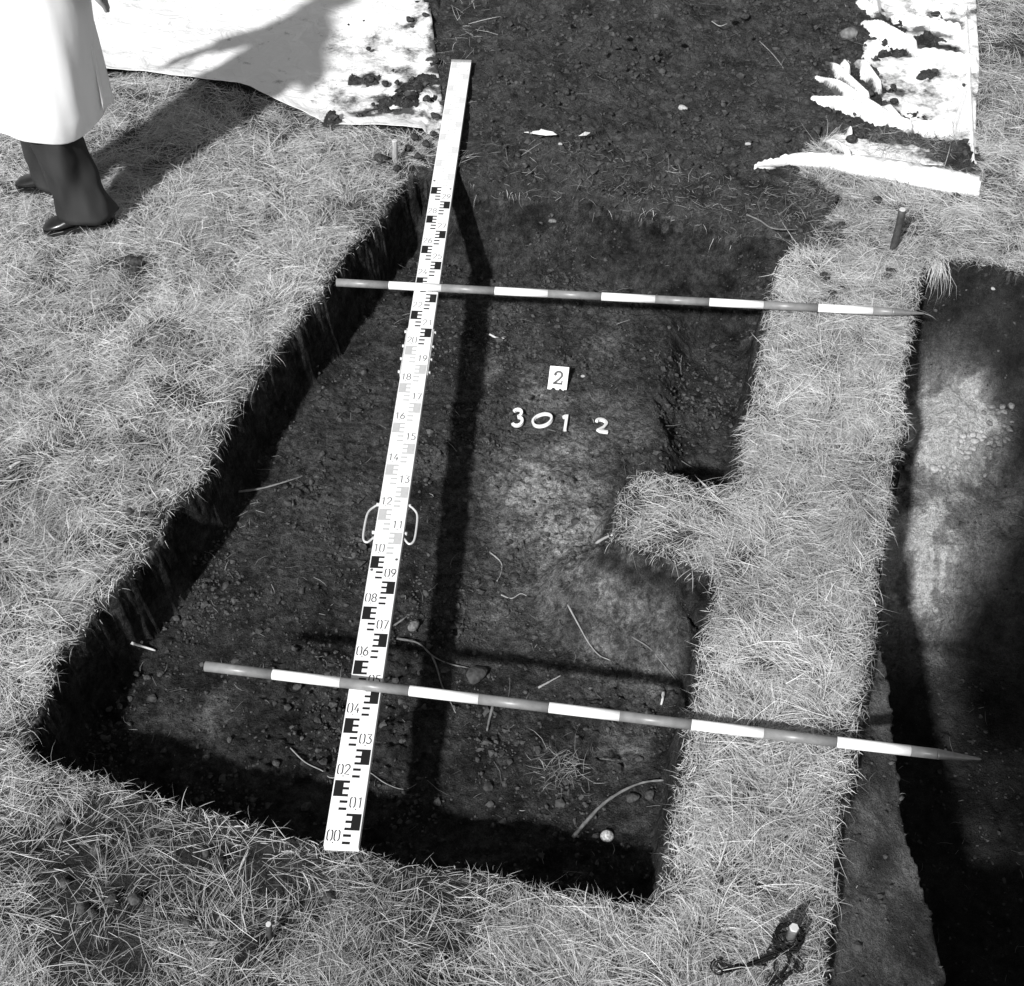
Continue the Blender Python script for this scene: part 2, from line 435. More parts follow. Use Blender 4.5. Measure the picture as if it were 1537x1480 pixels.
def terrain(x, y):
    """height and pale-clay mask"""
    x = np.asarray(x, float); y = np.asarray(y, float)
    near = (np.abs(x) < 6) & (y < 9)
    turf = .016 * fbm(x, y, 1.6, 3, 1) + .022 * fbm(x, y, 6, 3, 2) + .010 * fbm(x, y, 17, 2, 3)
    jx = x + .014 * fbm(x, y, 9, 3, 3) + .012 * fbm(x, y, 34, 3, 6, .7); jy = y + .014 * fbm(x, y, 9, 3, 4) + .012 * fbm(x, y, 34, 3, 0, .7)
    d, i = sdist(TP, jx, jy)
    s = sstep(d / .05 + .12)
    slope = np.ones_like(x)
    for pl_, w_ in ((FARL, .17), (TONS, .24), (TONW, .10)):
        slope = np.minimum(slope, np.clip(pdist(pl_, jx, jy) / w_ + .05, 0, 1) ** .8)
    s = np.where(d > 0, np.minimum(s, slope), s)
    lumpy = sstep((fbm(x, y, 3.0, 3, 7) + .25) / .5)
    floor = -.30 + .022 * fbm(x, y, 2.5, 3, 5) + .016 * fbm(x, y, 14, 4, 6) + lumpy * (.018 * np.abs(fbm(x, y, 22, 3, 2)) + .010 * fbm(x, y, 45, 2, 1)) + .004 * fbm(x, y, 60, 2, 3) + (.35 + .65 * lumpy) * (.0065 * np.abs(fbm(x, y, 55, 2, 5)) + .0040 * fbm(x, y, 105, 2, 0, .7))
    floor = floor + .02 * sstep((x + .1) / .3) + .035 * sstep((-.45 - x) / .4)
    sd_, _ = sdist(SOND, jx, jy)                               # deeper cut along the right-hand section
    floor = floor - .11 * sstep((sd_ + .04) / .13)
    ch = G(1040, 945, -.32)
    floor = floor - .26 * np.exp(-(((x - ch[0]) / .06) ** 2 + ((y - ch[1]) / .12) ** 2) ** 2)
    z = turf * (1 - s) + floor * s
    z = z + np.where(d > 0, s * (1 - s) * 4, 0) * (.036 * fbm(x, y, 8, 3, 3) + .020 * fbm(x, y, 30, 3, 4))
    pale = np.zeros_like(x)
    for px, py, r, a in PALE:
        c = G(px, py, -.28); sc_ = np.linalg.norm(G(px + r, py, -.28) - c)
        q = ((x - c[0]) ** 2 + ((y - c[1]) / 1.25) ** 2) / sc_ ** 2
        pale = np.maximum(pale, a * np.exp(-q * 1.0))
    pale = pale * sstep((d - .02) / .08) * (.62 + .55 * sstep((fbm(x, y, 20, 4, 3, .65) + .22) / .35))
    # side pit
    d2, i2 = sdist(PP, jx, jy)
    s2 = sstep(d2 / .06 + .1)
    s2 = np.where(d2 > 0, np.minimum(s2, np.clip(pdist(PFAR, jx, jy) / .24, 0, 1) ** .9), s2)
    s2 = np.minimum(s2, np.where(x > 2.6, sstep(d2 / .3), 1))
    pf = np.interp(y + .05 * fbm(x, y, 4, 3, 2), PY, PZ) + .03 * fbm(x, y, 5, 4, 3) + .016 * fbm(x, y, 26, 3, 5) + .006 * fbm(x, y, 80, 2, 0, .7)
    # slump of pale subsoil against the baulk
    c = G(1425, 640, -.45)
    q = ((x - c[0]) / .16) ** 2 + ((y - c[1]) / .22) ** 2
    pf = pf + .06 * np.exp(-q)
    z = np.where(d2 > -.02, turf * (1 - s2) + pf * s2, z)
    n = fbm(x, y, 7, 4, 4)
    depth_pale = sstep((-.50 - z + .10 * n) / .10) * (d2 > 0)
    fade = sstep((y - 2.95) / .5) * (.30 + .70 * sstep((.42 - d2 + .12 * n) / .2))  # less pale earth towards the near end: shadow there put into the colour
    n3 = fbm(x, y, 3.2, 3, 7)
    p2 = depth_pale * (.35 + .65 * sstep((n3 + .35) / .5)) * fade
    c1 = G(1425, 655, -.5); q1 = ((x - c1[0] + .06 * n) / .22) ** 2 + ((y - c1[1] + .07 * n) / .25) ** 2
    p2 = np.maximum(p2 * .8, np.exp(-q1 ** 2) * (d2 > .03))
    p2 = p2 * (.6 + .4 * sstep((fbm(x, y, 16, 4, 2) + .3) / .3))
    p2 = np.where(p2 > .3, .3 + .7 * sstep((p2 - .3) / .4), p2)
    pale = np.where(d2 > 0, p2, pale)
    # shelf of trodden earth between baulk and pit
    d3, i3 = sdist(LEDGE, jx, jy)
    inl = d3 > 0
    eL, _ = sdist(PP, jx, jy)
    lz = -.10 - .55 * np.clip(eL, 0, .5) + .02 * fbm(x, y, 8, 4, 1)
    z = np.where(inl, turf * (1 - sstep(eL / .03 + .2)) + lz * sstep(eL / .03 + .2), z)
    pale = np.where(inl, .10 + .2 * fbm(x, y, 9, 3, 2), pale)
    bare = sstep((2.05 - .14 * (x + 1.3) - y) / .25) * sstep((.75 - x) / .3) * sstep((.55 - fbm(x, y, 4.5, 3, 6)) / .5)
    bare = np.maximum(bare * .9, sstep((-.12 - fbm(x, y, 4.5, 3, 6)) / .35) * .5 * (1 - sstep((x - (.22 + .285 * (y - 1.64))) / .1) * sstep((4.5 - y) / .2)))
    for bx, by, br, ba in BARE:
        c = G(bx, by, 0); rr = np.linalg.norm(G(bx + br, by, 0) - c)
        bare = np.maximum(bare, min(1, ba * 1.2) * np.exp(-(((x - c[0]) ** 2 + (y - c[1]) ** 2) / rr ** 2)))
    pale = np.where((d < 0) & (d2 < 0), bare, pale)
    return z, pale, d, d2, inl

def hit(px, py, off=0.0):
    """first point of the dug ground on the ray through a photo pixel"""
    zs = np.arange(.06, -1.25, -.004)
    P = np.array([G(px, py, z) for z in zs])
    h = terrain(P[:, 0], P[:, 1])[0]
    k = np.argmax(h >= P[:, 2])
    p = P[k]
    return Vector((p[0], p[1], h[k] + off))

def axis(lo, hi, st, far_lo, far_hi):
    a = list(np.arange(lo, hi + st / 2, st)); s = st; v = a[0]; pre = []
    while v > far_lo:
        s *= 1.35; v -= s; pre.append(v)
    v = a[-1]; s = st
    while v < far_hi:
        s *= 1.35; v += s; a.append(v)
    return np.array(pre[::-1] + a)

xs = axis(-2.75, 2.75, .0155, -90, 90)
ys = axis(1.15, 6.75, .0155, -90, 120)
GX, GY = np.meshgrid(xs, ys)
gz, gp, gd, gd2, ginl = [a.reshape(GX.shape) for a in terrain(GX.ravel(), GY.ravel())]

def lookup(grid, x, y, ax=None, ay=None):
    ax = xs if ax is None else ax; ay = ys if ay is None else ay
    i = np.clip(np.searchsorted(ax, x) - 1, 0, len(ax) - 2); j = np.clip(np.searchsorted(ay, y) - 1, 0, len(ay) - 2)
    fx = np.clip((x - ax[i]) / (ax[i + 1] - ax[i]), 0, 1); fy = np.clip((y - ay[j]) / (ay[j + 1] - ay[j]), 0, 1)
    return (grid[j, i] * (1 - fx) + grid[j, i + 1] * fx) * (1 - fy) + (grid[j + 1, i] * (1 - fx) + grid[j + 1, i + 1] * fx) * fy

def field_object(nm, mt, ax, ay, keep_fn):
    X_, Y_ = np.meshgrid(ax, ay)
    z_, p_, d_, e_, l_ = terrain(X_.ravel(), Y_.ravel())
    nx, ny = len(ax), len(ay)
    ii, jj = np.meshgrid(np.arange(nx - 1), np.arange(ny - 1))
    q = np.stack([jj * nx + ii, jj * nx + ii + 1, (jj + 1) * nx + ii + 1, (jj + 1) * nx + ii], -1).reshape(-1, 4)
    q = q[keep_fn(d_[q], e_[q])]
    u, inv = np.unique(q, return_inverse=True)
    V_ = np.stack([X_.ravel(), Y_.ravel(), z_], -1)
    o = obj(nm, mesh_np(nm, V_[u], quads=inv.reshape(-1, 4), attrs={'pale': p_[u]}), mt)
    return tag(o, kind='structure')
field_object('ground', M_turf, xs, ys, lambda d, e: (d.min(1) <= 0) & (e.min(1) <= 0))
tpx = np.array(TP)
field_object('trench', M_soil, np.arange(tpx[:, 0].min() - .01, tpx[:, 0].max() + .01, .0052), np.arange(tpx[:, 1].min() - .01, tpx[:, 1].max() + .01, .0052), lambda d, e: d.max(1) > -.004)
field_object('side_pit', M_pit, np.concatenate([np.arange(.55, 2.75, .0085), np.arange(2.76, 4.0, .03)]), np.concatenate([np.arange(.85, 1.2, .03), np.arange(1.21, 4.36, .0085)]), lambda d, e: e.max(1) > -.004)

# ------------------------------------------------------------------ spoil heap
SPOIL_PX = [(640, 232), (668, 262), (700, 280), (760, 292), (860, 298), (960, 314), (1060, 346), (1150, 352), (1196, 352), (1236, 326), (1262, 296), (1200, 256), (1225, 222), (1262, 208),
            (1300, 214), (1370, 224), (1446, 250), (1440, 226), (1400, 206), (1372, 200), (1345, 188), (1330, 160), (1322, 130), (1330, 105), (1300, 85), (1312, 56), (1352, 60), (1340, 30), (1305, 0), (1330, -150), (900, -260), (500, -150), (545, 0), (606, 14),
            (636, 54), (640, 100), (618, 118), (560, 140), (540, 172), (600, 176), (650, 190)]
SPP = Gs(SPOIL_PX, .02)
SP_PATCH = [(1395, 60, 45, 14, .05), (1430, 25, 40, 10, .045), (1345, 40, 30, 20, .05), (1440, 72, 22, 10, .05), (1335, 80, 22, 6, .04), (1375, 170, 40, 6, .03), (1450, 80, 14, 10, .05),
            (1330, 135, 16, 10, .045), (1400, 110, 30, 6, .025), (1420, 165, 30, 5, .03), (500, 182, 12, 6, .05), (618, 34, 14, 9, .05), (556, 120, 20, 8, .05), (1430, 232, 30, 14, .07)]

def spoil(x, y):
    d, _ = sdist(SPP, x + .05 * fbm(x, y, 6, 3, 2), y + .05 * fbm(x, y, 6, 3, 5))
    h = .035 * sstep((d + .04) / .10) - .012
    rsh = sstep((1.15 - x) / .45)
    h = h + .05 * sstep((d - .05) / .4) * rsh
    h = h + .035 * fbm(x, y, 4, 3, 4) * rsh * sstep(d / .25)
    h = h + .10 * np.exp(-(((x - .75) / .75) ** 2 + ((y - 6.5) / .6) ** 2)) * sstep(d / .3)
    h = h + .020 * (1 - rsh) * sstep((d + .02) / .06)
    n = fbm(x, y, 9, 4, 3, .6)
    h = h + (.034 * n * (.30 + .70 * rsh) + .022 * np.abs(fbm(x, y, 20, 3, 1, .6)) * rsh + .016 * fbm(x, y, 40, 3, 6, .7)) * sstep((d + .12) / .12)
    for px, py, rx, ry, a in SP_PATCH:
        c = G(px, py, .03); sx = np.linalg.norm(G(px + rx, py, .03) - c); sy = np.linalg.norm(G(px, py - ry, .03) - c)
        q_ = ((x - c[0]) / sx) ** 2 + ((y - c[1]) / sy) ** 2
        h = np.maximum(h, (a * np.exp(-q_) + .05 * fbm(x, y, 14, 4, 1, .7)) * (q_ < 3) - .001)
    # keep clear of the staff, which lies on it
    u = np.abs(x - (-.449 + (y - 1.761) * .0533))
    h = np.where(u < .16, np.minimum(h, .012 + .10 * np.clip(u - .07, 0, 1)), h)
    td, _ = sdist(TP, x, y)
    h = h * sstep((.03 - td) / .05) - .03 * (td > 0)
    return h
sxs = np.arange(-.95, 2.1, .0082); sys_ = np.arange(4.42, 7.2, .0082)
SX_, SY_ = np.meshgrid(sxs, sys_)
sh = spoil(SX_.ravel(), SY_.ravel())
st_z = terrain(SX_.ravel(), SY_.ravel())[0]
szz = sh + np.maximum(st_z, -.02)
nx, ny = len(sxs), len(sys_)
ii, jj = np.meshgrid(np.arange(nx - 1), np.arange(ny - 1))
q = np.stack([jj * nx + ii, jj * nx + ii + 1, (jj + 1) * nx + ii + 1, (jj + 1) * nx + ii], -1).reshape(-1, 4)
q = q[sh[q].max(1) > .002]
u, inv = np.unique(q, return_inverse=True)
SV = np.stack([SX_.ravel(), SY_.ravel(), szz], -1)
o = obj('spoil_heap', mesh_np('spoil_heap', SV[u], quads=inv.reshape(-1, 4), attrs={'pale': np.clip(.25 * fbm(SV[u, 0], SV[u, 1], 5, 3, 4), 0, .4)}), M_spoil)
tag(o, 'spread of dark crumbly dug earth behind the trench between two white sheets', 'soil heap')

def spoil_z(x, y):
    a = np.atleast_1d(x); b = np.atleast_1d(y)
    t = np.maximum(terrain(a, b)[0], -.02)
    return t + np.maximum(spoil(a, b), 0)

# ------------------------------------------------------------------ polythene sheets
def grid_faces(nu, nv):
    ii, jj = np.meshgrid(np.arange(nu - 1), np.arange(nv - 1))
    return np.stack([jj * nu + ii, jj * nu + ii + 1, (jj + 1) * nu + ii + 1, (jj + 1) * nu + ii], -1).reshape(-1, 4)

def ridged(x, y, s, k): return 1 - np.abs(fbm(x, y, s, 3, k))

SL_PX = [(-700, 60), (-120, 88), (60, 98), (145, 105), (270, 119), (330, 124), (375, 131), (440, 160), (490, 187), (560, 189), (640, 196), (670, 198)]
SLP = np.array(Gs(SL_PX, .03))
SLEFT_POLY = [tuple(p) for p in SLP] + [(-.62, 8.4), (-6.5, 8.4)]
nu, nv = 260, 150
tpar = np.concatenate([[0], np.cumsum(np.linalg.norm(np.diff(SLP, axis=0), axis=1))]); tpar /= tpar[-1]
U = np.linspace(0, 1, nu)
lowx = np.interp(U, tpar, SLP[:, 0]); lowy = np.interp(U, tpar, SLP[:, 1])
topx = np.linspace(-6.5, -.62, nu)
Vv = np.linspace(0, 1, nv) ** 1.6
X = lowx[None] * (1 - Vv[:, None]) + topx[None] * Vv[:, None]
Y = lowy[None] * (1 - Vv[:, None]) + 8.4 * Vv[:, None]
edge = np.minimum(Vv[:, None] * 30, 1)
Z = .030 + .016 * fbm(X, Y, 1.7, 3, 3) + .035 * (ridged(X * .6 + Y * .3, Y, 2.3, 5) - .75) + .007 * fbm(X, Y, 11, 3, 1)
Z = np.maximum(Z, .018) + (1 - edge) * .012
stf = np.abs(X - (-.449 + (Y - 1.761) * .0533)) < .12
Z = np.where(stf, np.minimum(Z, .016), Z)
SHEETL = (X, Y, Z)
def dirt(X, Y, Z):
    sp_ = np.where((X > -.9) & (Y < 7.1), lookup(sh.reshape(SX_.shape), X, Y, sxs, sys_), -.05)
    return np.clip(sstep((sp_ - Z + .055) / .06) * (.55 + .9 * fbm(X, Y, 16, 4, 2)), 0, 1)
o = obj('polythene_sheet', mesh_np('polythene_sheet', np.stack([X, Y, Z], -1).reshape(-1, 3), quads=grid_faces(nu, nv), attrs={'dirt': dirt(X, Y, Z).ravel()}), M_sheet)
o.modifiers.new('thickness', 'SOLIDIFY').thickness = .002
tag(o, 'wide white plastic sheet spread on the grass behind the walking person', 'plastic sheet')

rows = [(-180, 1180, 1458), (-60, 1190, 1462), (0, 1200, 1466), (40, 1205, 1467), (80, 1210, 1470), (120, 1215, 1470), (150, 1215, 1466), (180, 1218, 1465), (215, 1240, 1466), (245, 1270, 1467)]
rp = np.array(rows, float)
nu, nv = 150, 190
pyv = np.linspace(245, -180, nv); pxl = np.interp(-pyv, -rp[::-1, 0], rp[::-1, 1]); pxr = np.interp(-pyv, -rp[::-1, 0], rp[::-1, 2])
X = np.zeros((nv, nu)); Y = np.zeros((nv, nu))
for j in range(nv):
    a = G(pxl[j], pyv[j], .03); b = G(pxr[j], pyv[j], .03)
    X[j] = np.linspace(a[0], b[0], nu); Y[j] = np.linspace(a[1], b[1], nu)
Z = .024 + .006 * fbm(X, Y, 3, 3, 2) + .008 * fbm(X, Y, 13, 3, 4)
RIDGES = [((1238, 92), (1300, 150), .020, .055), ((1226, 116), (1335, 186), .022, .065), ((1222, 146), (1362, 196), .024, .065), ((1288, 90), (1318, 132), .018, .055),
          ((1298, 32), (1370, 72), .022, .06), ((1370, 72), (1462, 88), .018, .035), ((1262, 96), (1272, 106), .014, .05), ((1325, 160), (1352, 190), .018, .055), ((1352, 190), (1425, 192), .02, .05),
          ((1310, -10), (1312, 22), .03, .06), ((1284, 4), (1306, 20), .02, .06), ((1456, 120), (1432, 190), .012, .02), ((1450, 0), (1462, 240), .012, .015), ((1340, 20), (1440, 40), .014, .035), ((1370, 5), (1450, 12), .014, .035),
          ((1222, 204), (1270, 232), .024, .05), ((1274, 196), (1276, 206), .012, .05)]
for (ax_, ay_), (bx_, by_), wd, ht in RIDGES:
    a = G(ax_, ay_, .05); b = G(bx_, by_, .05)
    dx, dy = b[0] - a[0], b[1] - a[1]
    t = np.clip(((X - a[0]) * dx + (Y - a[1]) * dy) / (dx * dx + dy * dy), 0, 1)
    dd = np.hypot(X - a[0] - t * dx, Y - a[1] - t * dy)
    Z = np.maximum(Z, (.030 + ht * 1.15 * (.35 + .65 * sstep(t / .4 + .15))) * np.exp(-(dd / (wd * 1.25)) ** 2))
Zr = Z
sheet_r = obj('polythene_sheet', mesh_np('polythene_sheet', np.stack([X, Y, Z], -1).reshape(-1, 3), quads=grid_faces(nu, nv), attrs={'dirt': dirt(X, Y, Z).ravel()}), M_sheet)
sheet_r.modifiers.new('thickness', 'SOLIDIFY').thickness = .002
tag(sheet_r, 'crumpled white plastic sheet half buried in soil with its front edge folded up', 'plastic sheet')
SRIGHT_POLY = [(X[0, 0], Y[0, 0]), (X[0, -1], Y[0, -1])] + [(X[j, -1], Y[j, -1]) for j in range(0, nv, 12)] + [(X[-1, -1], Y[-1, -1]), (X[-1, 0], Y[-1, 0])]
# folded front edge: a flattened roll of film
fl_lo = [(1132, 250), (1160, 246), (1200, 246), (1250, 251), (1300, 261), (1350, 270), (1400, 279), (1440, 287), (1470, 291)]
fl_hi = [(1133, 249), (1162, 240), (1196, 230), (1250, 230), (1300, 234), (1350, 241), (1400, 250), (1440, 258), (1472, 265)]
def lifted(px, py, up_):
    g = G(px, py, .02); z = float(spoil_z(g[0], g[1])[0])
    return G(px, py, max(z, 0) + up_)
LO = smooth_path([lifted(a, b, .018) for a, b in fl_lo], 6); HI = smooth_path([lifted(a, b, min(.042, .018 + .010 * i)) for i, (a, b) in enumerate(fl_hi)], 6)
V = []; Qf = []; ncs = 9
for k, (a, b) in enumerate(zip(LO, HI)):
    wv = .006 * math.sin(k * .9) + .006 * math.sin(k * 2.3 + .5)
    back = b + (b - a) * np.array([.25, .25, 0]) - np.array([0, 0, .03])
    prof = [a * [1, 1, 0] + np.array([0, .01, a[2] - .03]), a, a * .75 + b * .25 + [0, 0, .008 + wv], a * .5 + b * .5 + [0, 0, .012 - wv], a * .25 + b * .75 + [0, 0, .009 + wv], b, b * .6 + back * .4 + [0, 0, -.004], back, back * [1, 1, 0] + np.array([0, 0, back[2] - .03])]
    V += prof
for k in range(len(LO) - 1):
    for c in range(ncs - 1):
        Qf.append((k * ncs + c, k * ncs + c + 1, (k + 1) * ncs + c + 1, (k + 1) * ncs + c))
fo = obj('folded_edge', mesh_np('folded_edge', np.array(V), quads=np.array(Qf)), M_sheet, sheet_r)
fo.modifiers.new('thickness', 'SOLIDIFY').thickness = .002

# ------------------------------------------------------------------ levelling staff
S0 = G(512, 1272, .04); S1 = G(692, 97, .04)
staff_rz = -math.atan2(S1[0] - S0[0], S1[1] - S0[1])
staff = empty('levelling_staff', (S0[0], S0[1], .020), staff_rz)
tag(staff, 'long white levelling staff with E pattern graduations laid along the trench', 'levelling staff')
SWd, STh = .046, .026
obj('board', box_mesh('board', -SWd, SWd, 0, 4.0, 0, STh, .0012), M_white, staff)
obj('end_cap', box_mesh('end_cap', -SWd - .001, SWd + .001, 4.0003, 4.018, -.001, STh + .004, .001), M_wood, staff)
PT = STh + .0006

def flat_polys(name, polys, z):
    V = []; Fs = []
    for p in polys:
        Fs.append(tuple(range(len(V), len(V) + len(p)))); V += [(x, y, z) for x, y in p]
    me = bpy.data.meshes.new(name); me.from_pydata(V, [], Fs); me.update()
    return me

def rect(x0, x1, y0, y1): return [(x0, y0), (x1, y0), (x1, y1), (x0, y1)]

e_r = flat_polys('e', [rect(.018, .0425, .047, .096), rect(.002, .018, .047, .0545), rect(.002, .018, .068, .0755), rect(.002, .018, .0885, .096)], 0)
e_l = flat_polys('e', [rect(-.0425, -.018, .047, .096)[::1], rect(-.018, -.002, .047, .0545), rect(-.018, -.002, .068, .0755), rect(-.018, -.002, .0885, .096)], 0)
tk_r = flat_polys('t', [rect(.001, .022, .006, .0135)], 0)
tk_l = flat_polys('t', [rect(-.022, -.001, .006, .0135)], 0)

def arc(cx, cy, rx, ry, a0, a1, n=10):
    return [(cx + rx * math.cos(math.radians(a0 + (a1 - a0) * i / n)), cy + ry * math.sin(math.radians(a0 + (a1 - a0) * i / n))) for i in range(n + 1)]

# condensed stencil numerals in a box 1 wide, 2 high
DIG = {
    '0': [[(0.04, .5)] + arc(.5, .5, .46, .46, 180, 250) , arc(.5, .5, .46, .46, 290, 360) + arc(.5, 1.5, .46, .46, 0, 70), arc(.5, 1.5, .46, .46, 110, 180) + [(.04, .5)]],
    '1': [[(.2, 1.6), (.6, 1.95), (.6, .05)]],
    '2': [arc(.5, 1.45, .45, .5, 170, -20) + [(.08, .08), (.95, .08)]],
    '3': [[(.08, 1.92), (.92, 1.92), (.45, 1.2)] + arc(.45, .62, .48, .56, 80, -150)],
    '4': [[(.62, 1.95), (.08, .6), (.98, .6)], [(.72, 1.1), (.72, .05)]],
    '5': [[(.9, 1.92), (.2, 1.92), (.15, 1.15)] + arc(.45, .65, .47, .6, 110, -150)],
    '6': [[(.75, 1.95), (.3, 1.3)] + arc(.5, .6, .45, .54, 150, 500, 16)],
    '7': [[(.08, 1.92), (.92, 1.92), (.38, .05)]],
    '8': [arc(.5, .55, .46, .5, 100, 440, 16), arc(.5, 1.5, .40, .44, -75, 255, 16)],
    '9': [[(.25, .05), (.72, .7)] + arc(.5, 1.4, .45, .54, -30, 320, 16)],
}

def stroke_polys(line, w):
    out = []
    P = [Vector(p) for p in line]
    offs = []
    for i in range(len(P)):
        t = P[min(i + 1, len(P) - 1)] - P[max(i - 1, 0)]
        if t.length < 1e-9: t = Vector((1, 0))
        t.normalize(); nrm = Vector((-t.y, t.x))
        offs.append((P[i] + nrm * w / 2, P[i] - nrm * w / 2))
    for i in range(len(P) - 1):
        out.append([tuple(offs[i][0]), tuple(offs[i][1]), tuple(offs[i + 1][1]), tuple(offs[i + 1][0])])
    return out

def numeral(txt, x0, y0, sw, shh, w):
    polys = []
    for k, c in enumerate(txt):
        for ln in DIG[c]:
            polys += stroke_polys([(x0 + k * sw * 1.32 + p[0] * sw, y0 + p[1] * shh / 2) for p in ln], w)
    polys.append(rect(x0 + sw * 1.1, x0 + sw * 1.1 + .003, y0 - .006, y0 - .003))
    return polys

for n in range(40):
    m = n // 10
    em = (M_black, M_redprint, M_black, M_overexposed)[m]
    nm = (M_black, M_greyprint, M_greyprint, M_overexposed)[m]
    even = n % 2 == 0
    y = n * .1
    eo = obj('e_mark', e_r if even else e_l, None, staff); eo.location = (0, y, PT)
    if not eo.data.materials: eo.data.materials.append(em)
    eo.material_slots[0].link = 'OBJECT'; eo.material_slots[0].material = em
    for k in range(2):
        to = obj('tick_mark', tk_r if even else tk_l, None, staff); to.location = (0, y + k * .0215, PT)
        if not to.data.materials: to.data.materials.append(em)
        to.material_slots[0].link = 'OBJECT'; to.material_slots[0].material = em
    no = obj('numeral', flat_polys('numeral', numeral('%02d' % n, -.041 if even else .0065, .014, .0145, .033, .0030 if m != 2 else .0024), 0), nm, staff)
    no.location = (0, y, PT)
for sx_ in (-1, 1):                                           # carrying handles, hinge straps and pins
    pts = [(sx_ * .047, 1.225, .014), (sx_ * .062, 1.215, .014), (sx_ * .080, 1.185, .014), (sx_ * .083, 1.12, .014), (sx_ * .080, 1.075, .014), (sx_ * .066, 1.062, .014), (sx_ * .047, 1.085, .014)]
    hd = obj('handle', tube_mesh('handle', smooth_path(pts, 5), .0036, 8), M_zinc, staff)
    for yy in (1.225, 1.105):
        obj('handle_bolt', tube_mesh('handle_bolt', [(sx_ * .046, yy, .013), (sx_ * .056, yy, .013)], .0065, 8), M_zinc, hd)
    hp = obj('hinge_strap', box_mesh('hinge_strap', sx_ * .0465 - .0005 if sx_ > 0 else -.0505, .0505 if sx_ > 0 else -.0460, 1.85, 2.10, .003, .022, .0005), M_zinc, staff)
    for yy in (1.87, 1.94, 2.01, 2.09):
        obj('bolt', tube_mesh('bolt', [(sx_ * .050, yy, .013), (sx_ * .058, yy, .013)], .006, 8), M_zinc, hp)
for (px_, yy) in ((.036, .985), (-.036, .94), (-.036, 3.04), (.036, 2.985)):
    obj('rivet', tube_mesh('rivet', [(px_, yy, STh), (px_, yy, STh + .0012)], .0045, 10), M_greyprint, staff)

# ------------------------------------------------------------------ ranging rods
def make_rod(a, b, z, label, phase0):
    A = G(*a, z); B = G(*b, z)
    rz = math.atan2(B[1] - A[1], B[0] - A[0])
    r = empty('ranging_rod', tuple(A), rz)
    tag(r, label, 'ranging rod', 'banded ranging rods laid across the staff')
    L = 2.0; rad = .0152
    for k in range(10):
        me = tube_mesh('band', [(k * .2 + .0003, 0, 0), (k * .2 + .1997, 0, 0)], rad + (.0002 if k % 2 else 0), 20)
        obj('band', me, M_rodwhite if k % 2 else M_rodred, r)
    obj('socket', tube_mesh('socket', [(2.0003, 0, 0), (2.068, 0, 0), (2.07, 0, 0)], [rad, rad * .97, rad * .97], 20), M_rodred, r)
    obj('spike', tube_mesh('spike', [(2.0705, 0, 0), (2.074, 0, 0), (2.078, 0, 0), (2.185, 0, 0), (2.19, 0, 0)], [rad * .96, rad * 1.0, rad * .93, .0035, .001], 20), M_metal, r)
    return r
make_rod((308, 1000), (1467, 1139), .064, 'banded ranging rod across the staff between its 04 and 05 numerals', 0)
make_rod((505, 424), (1378, 470), .070, 'banded ranging rod across the staff just above its 22 numeral', 0)

# ------------------------------------------------------------------ find numbers on the trench floor
def solid_strokes(name, lines, w, th, bev=.0012):
    """chunky letters: closed or open strokes with mitred sides, extruded"""
    bm = bmesh.new()
    for ln, closed in lines:
        P = [Vector(p) for p in ln]; n = len(P)
        lo = []; 
        for i in range(n):
            if closed: t = P[(i + 1) % n] - P[i - 1]
            else: t = P[min(i + 1, n - 1)] - P[max(i - 1, 0)]
            t.normalize(); nr = Vector((-t.y, t.x))
            l = P[i] + nr * w / 2; r = P[i] - nr * w / 2
            lo.append([bm.verts.new((l.x, l.y, 0)), bm.verts.new((r.x, r.y, 0)), bm.verts.new((l.x, l.y, th)), bm.verts.new((r.x, r.y, th))])
        for i in range(n if closed else n - 1):
            a = lo[i]; b = lo[(i + 1) % n]
            bm.faces.new((a[2], a[3], b[3], b[2])); bm.faces.new((a[0], b[0], b[1], a[1]))
            bm.faces.new((a[0], a[2], b[2], b[0])); bm.faces.new((a[1], b[1], b[3], a[3]))
        if not closed:
            for a in (lo[0], lo[-1]): bm.faces.new((a[0], a[1], a[3], a[2]))
    return bm_mesh(bm, name)

def place_on_floor(o, px, py, rz, lift=.004):
    p = hit(px, py)
    e = .03
    zx = (terrain(np.array([p.x + e]), np.array([p.y]))[0][0] - terrain(np.array([p.x - e]), np.array([p.y]))[0][0]) / (2 * e)
    zy = (terrain(np.array([p.x]), np.array([p.y + e]))[0][0] - terrain(np.array([p.x]), np.array([p.y - e]))[0][0]) / (2 * e)
    nrm = Vector((-zx, -zy, 1)).normalized()
    qrot = Vector((0, 0, 1)).rotation_difference(nrm) @ Matrix.Rotation(rz, 3, 'Z').to_quaternion()
    o.rotation_mode = 'QUATERNION'; o.rotation_quaternion = qrot
    o.location = p + nrm * lift
    return o

three = arc(0, .021, .016, .018, 150, -80, 12) + arc(0, -.019, .020, .021, 80, -150, 14)
two = arc(0, .018, .019, .020, 165, -25, 12) + [(.006, -.012), (-.016, -.034), (-.008, -.036), (.022, -.036)]
for nm, lines, w, px, py, rz, lb in (
        ('number_token', [(three, False)], .0105, 777, 630, -.05, 'white plastic numeral 3 lying left of the ring on the trench floor'),
        ('number_token', [(arc(0, 0, .037, .037, 0, 345, 23), True)], .0085, 815, 634, 0, 'round white ring standing for zero between numerals 3 and 1'),
        ('number_token', [([(-.011, .028), (-.002, .036), (.003, .040), (.002, -.040)], False)], .0105, 849, 638, -.12, 'white plastic numeral 1 lying right beside the round ring'),
        ('number_token', [(two, False)], .0105, 902, 643, -.02, 'white plastic numeral 2 lying apart at the end of the row')):
    o = obj(nm, solid_strokes(nm, lines, w, .011), M_letter)
    tag(place_on_floor(o, px, py, rz), lb, 'number token', 'white number tokens on the trench floor')

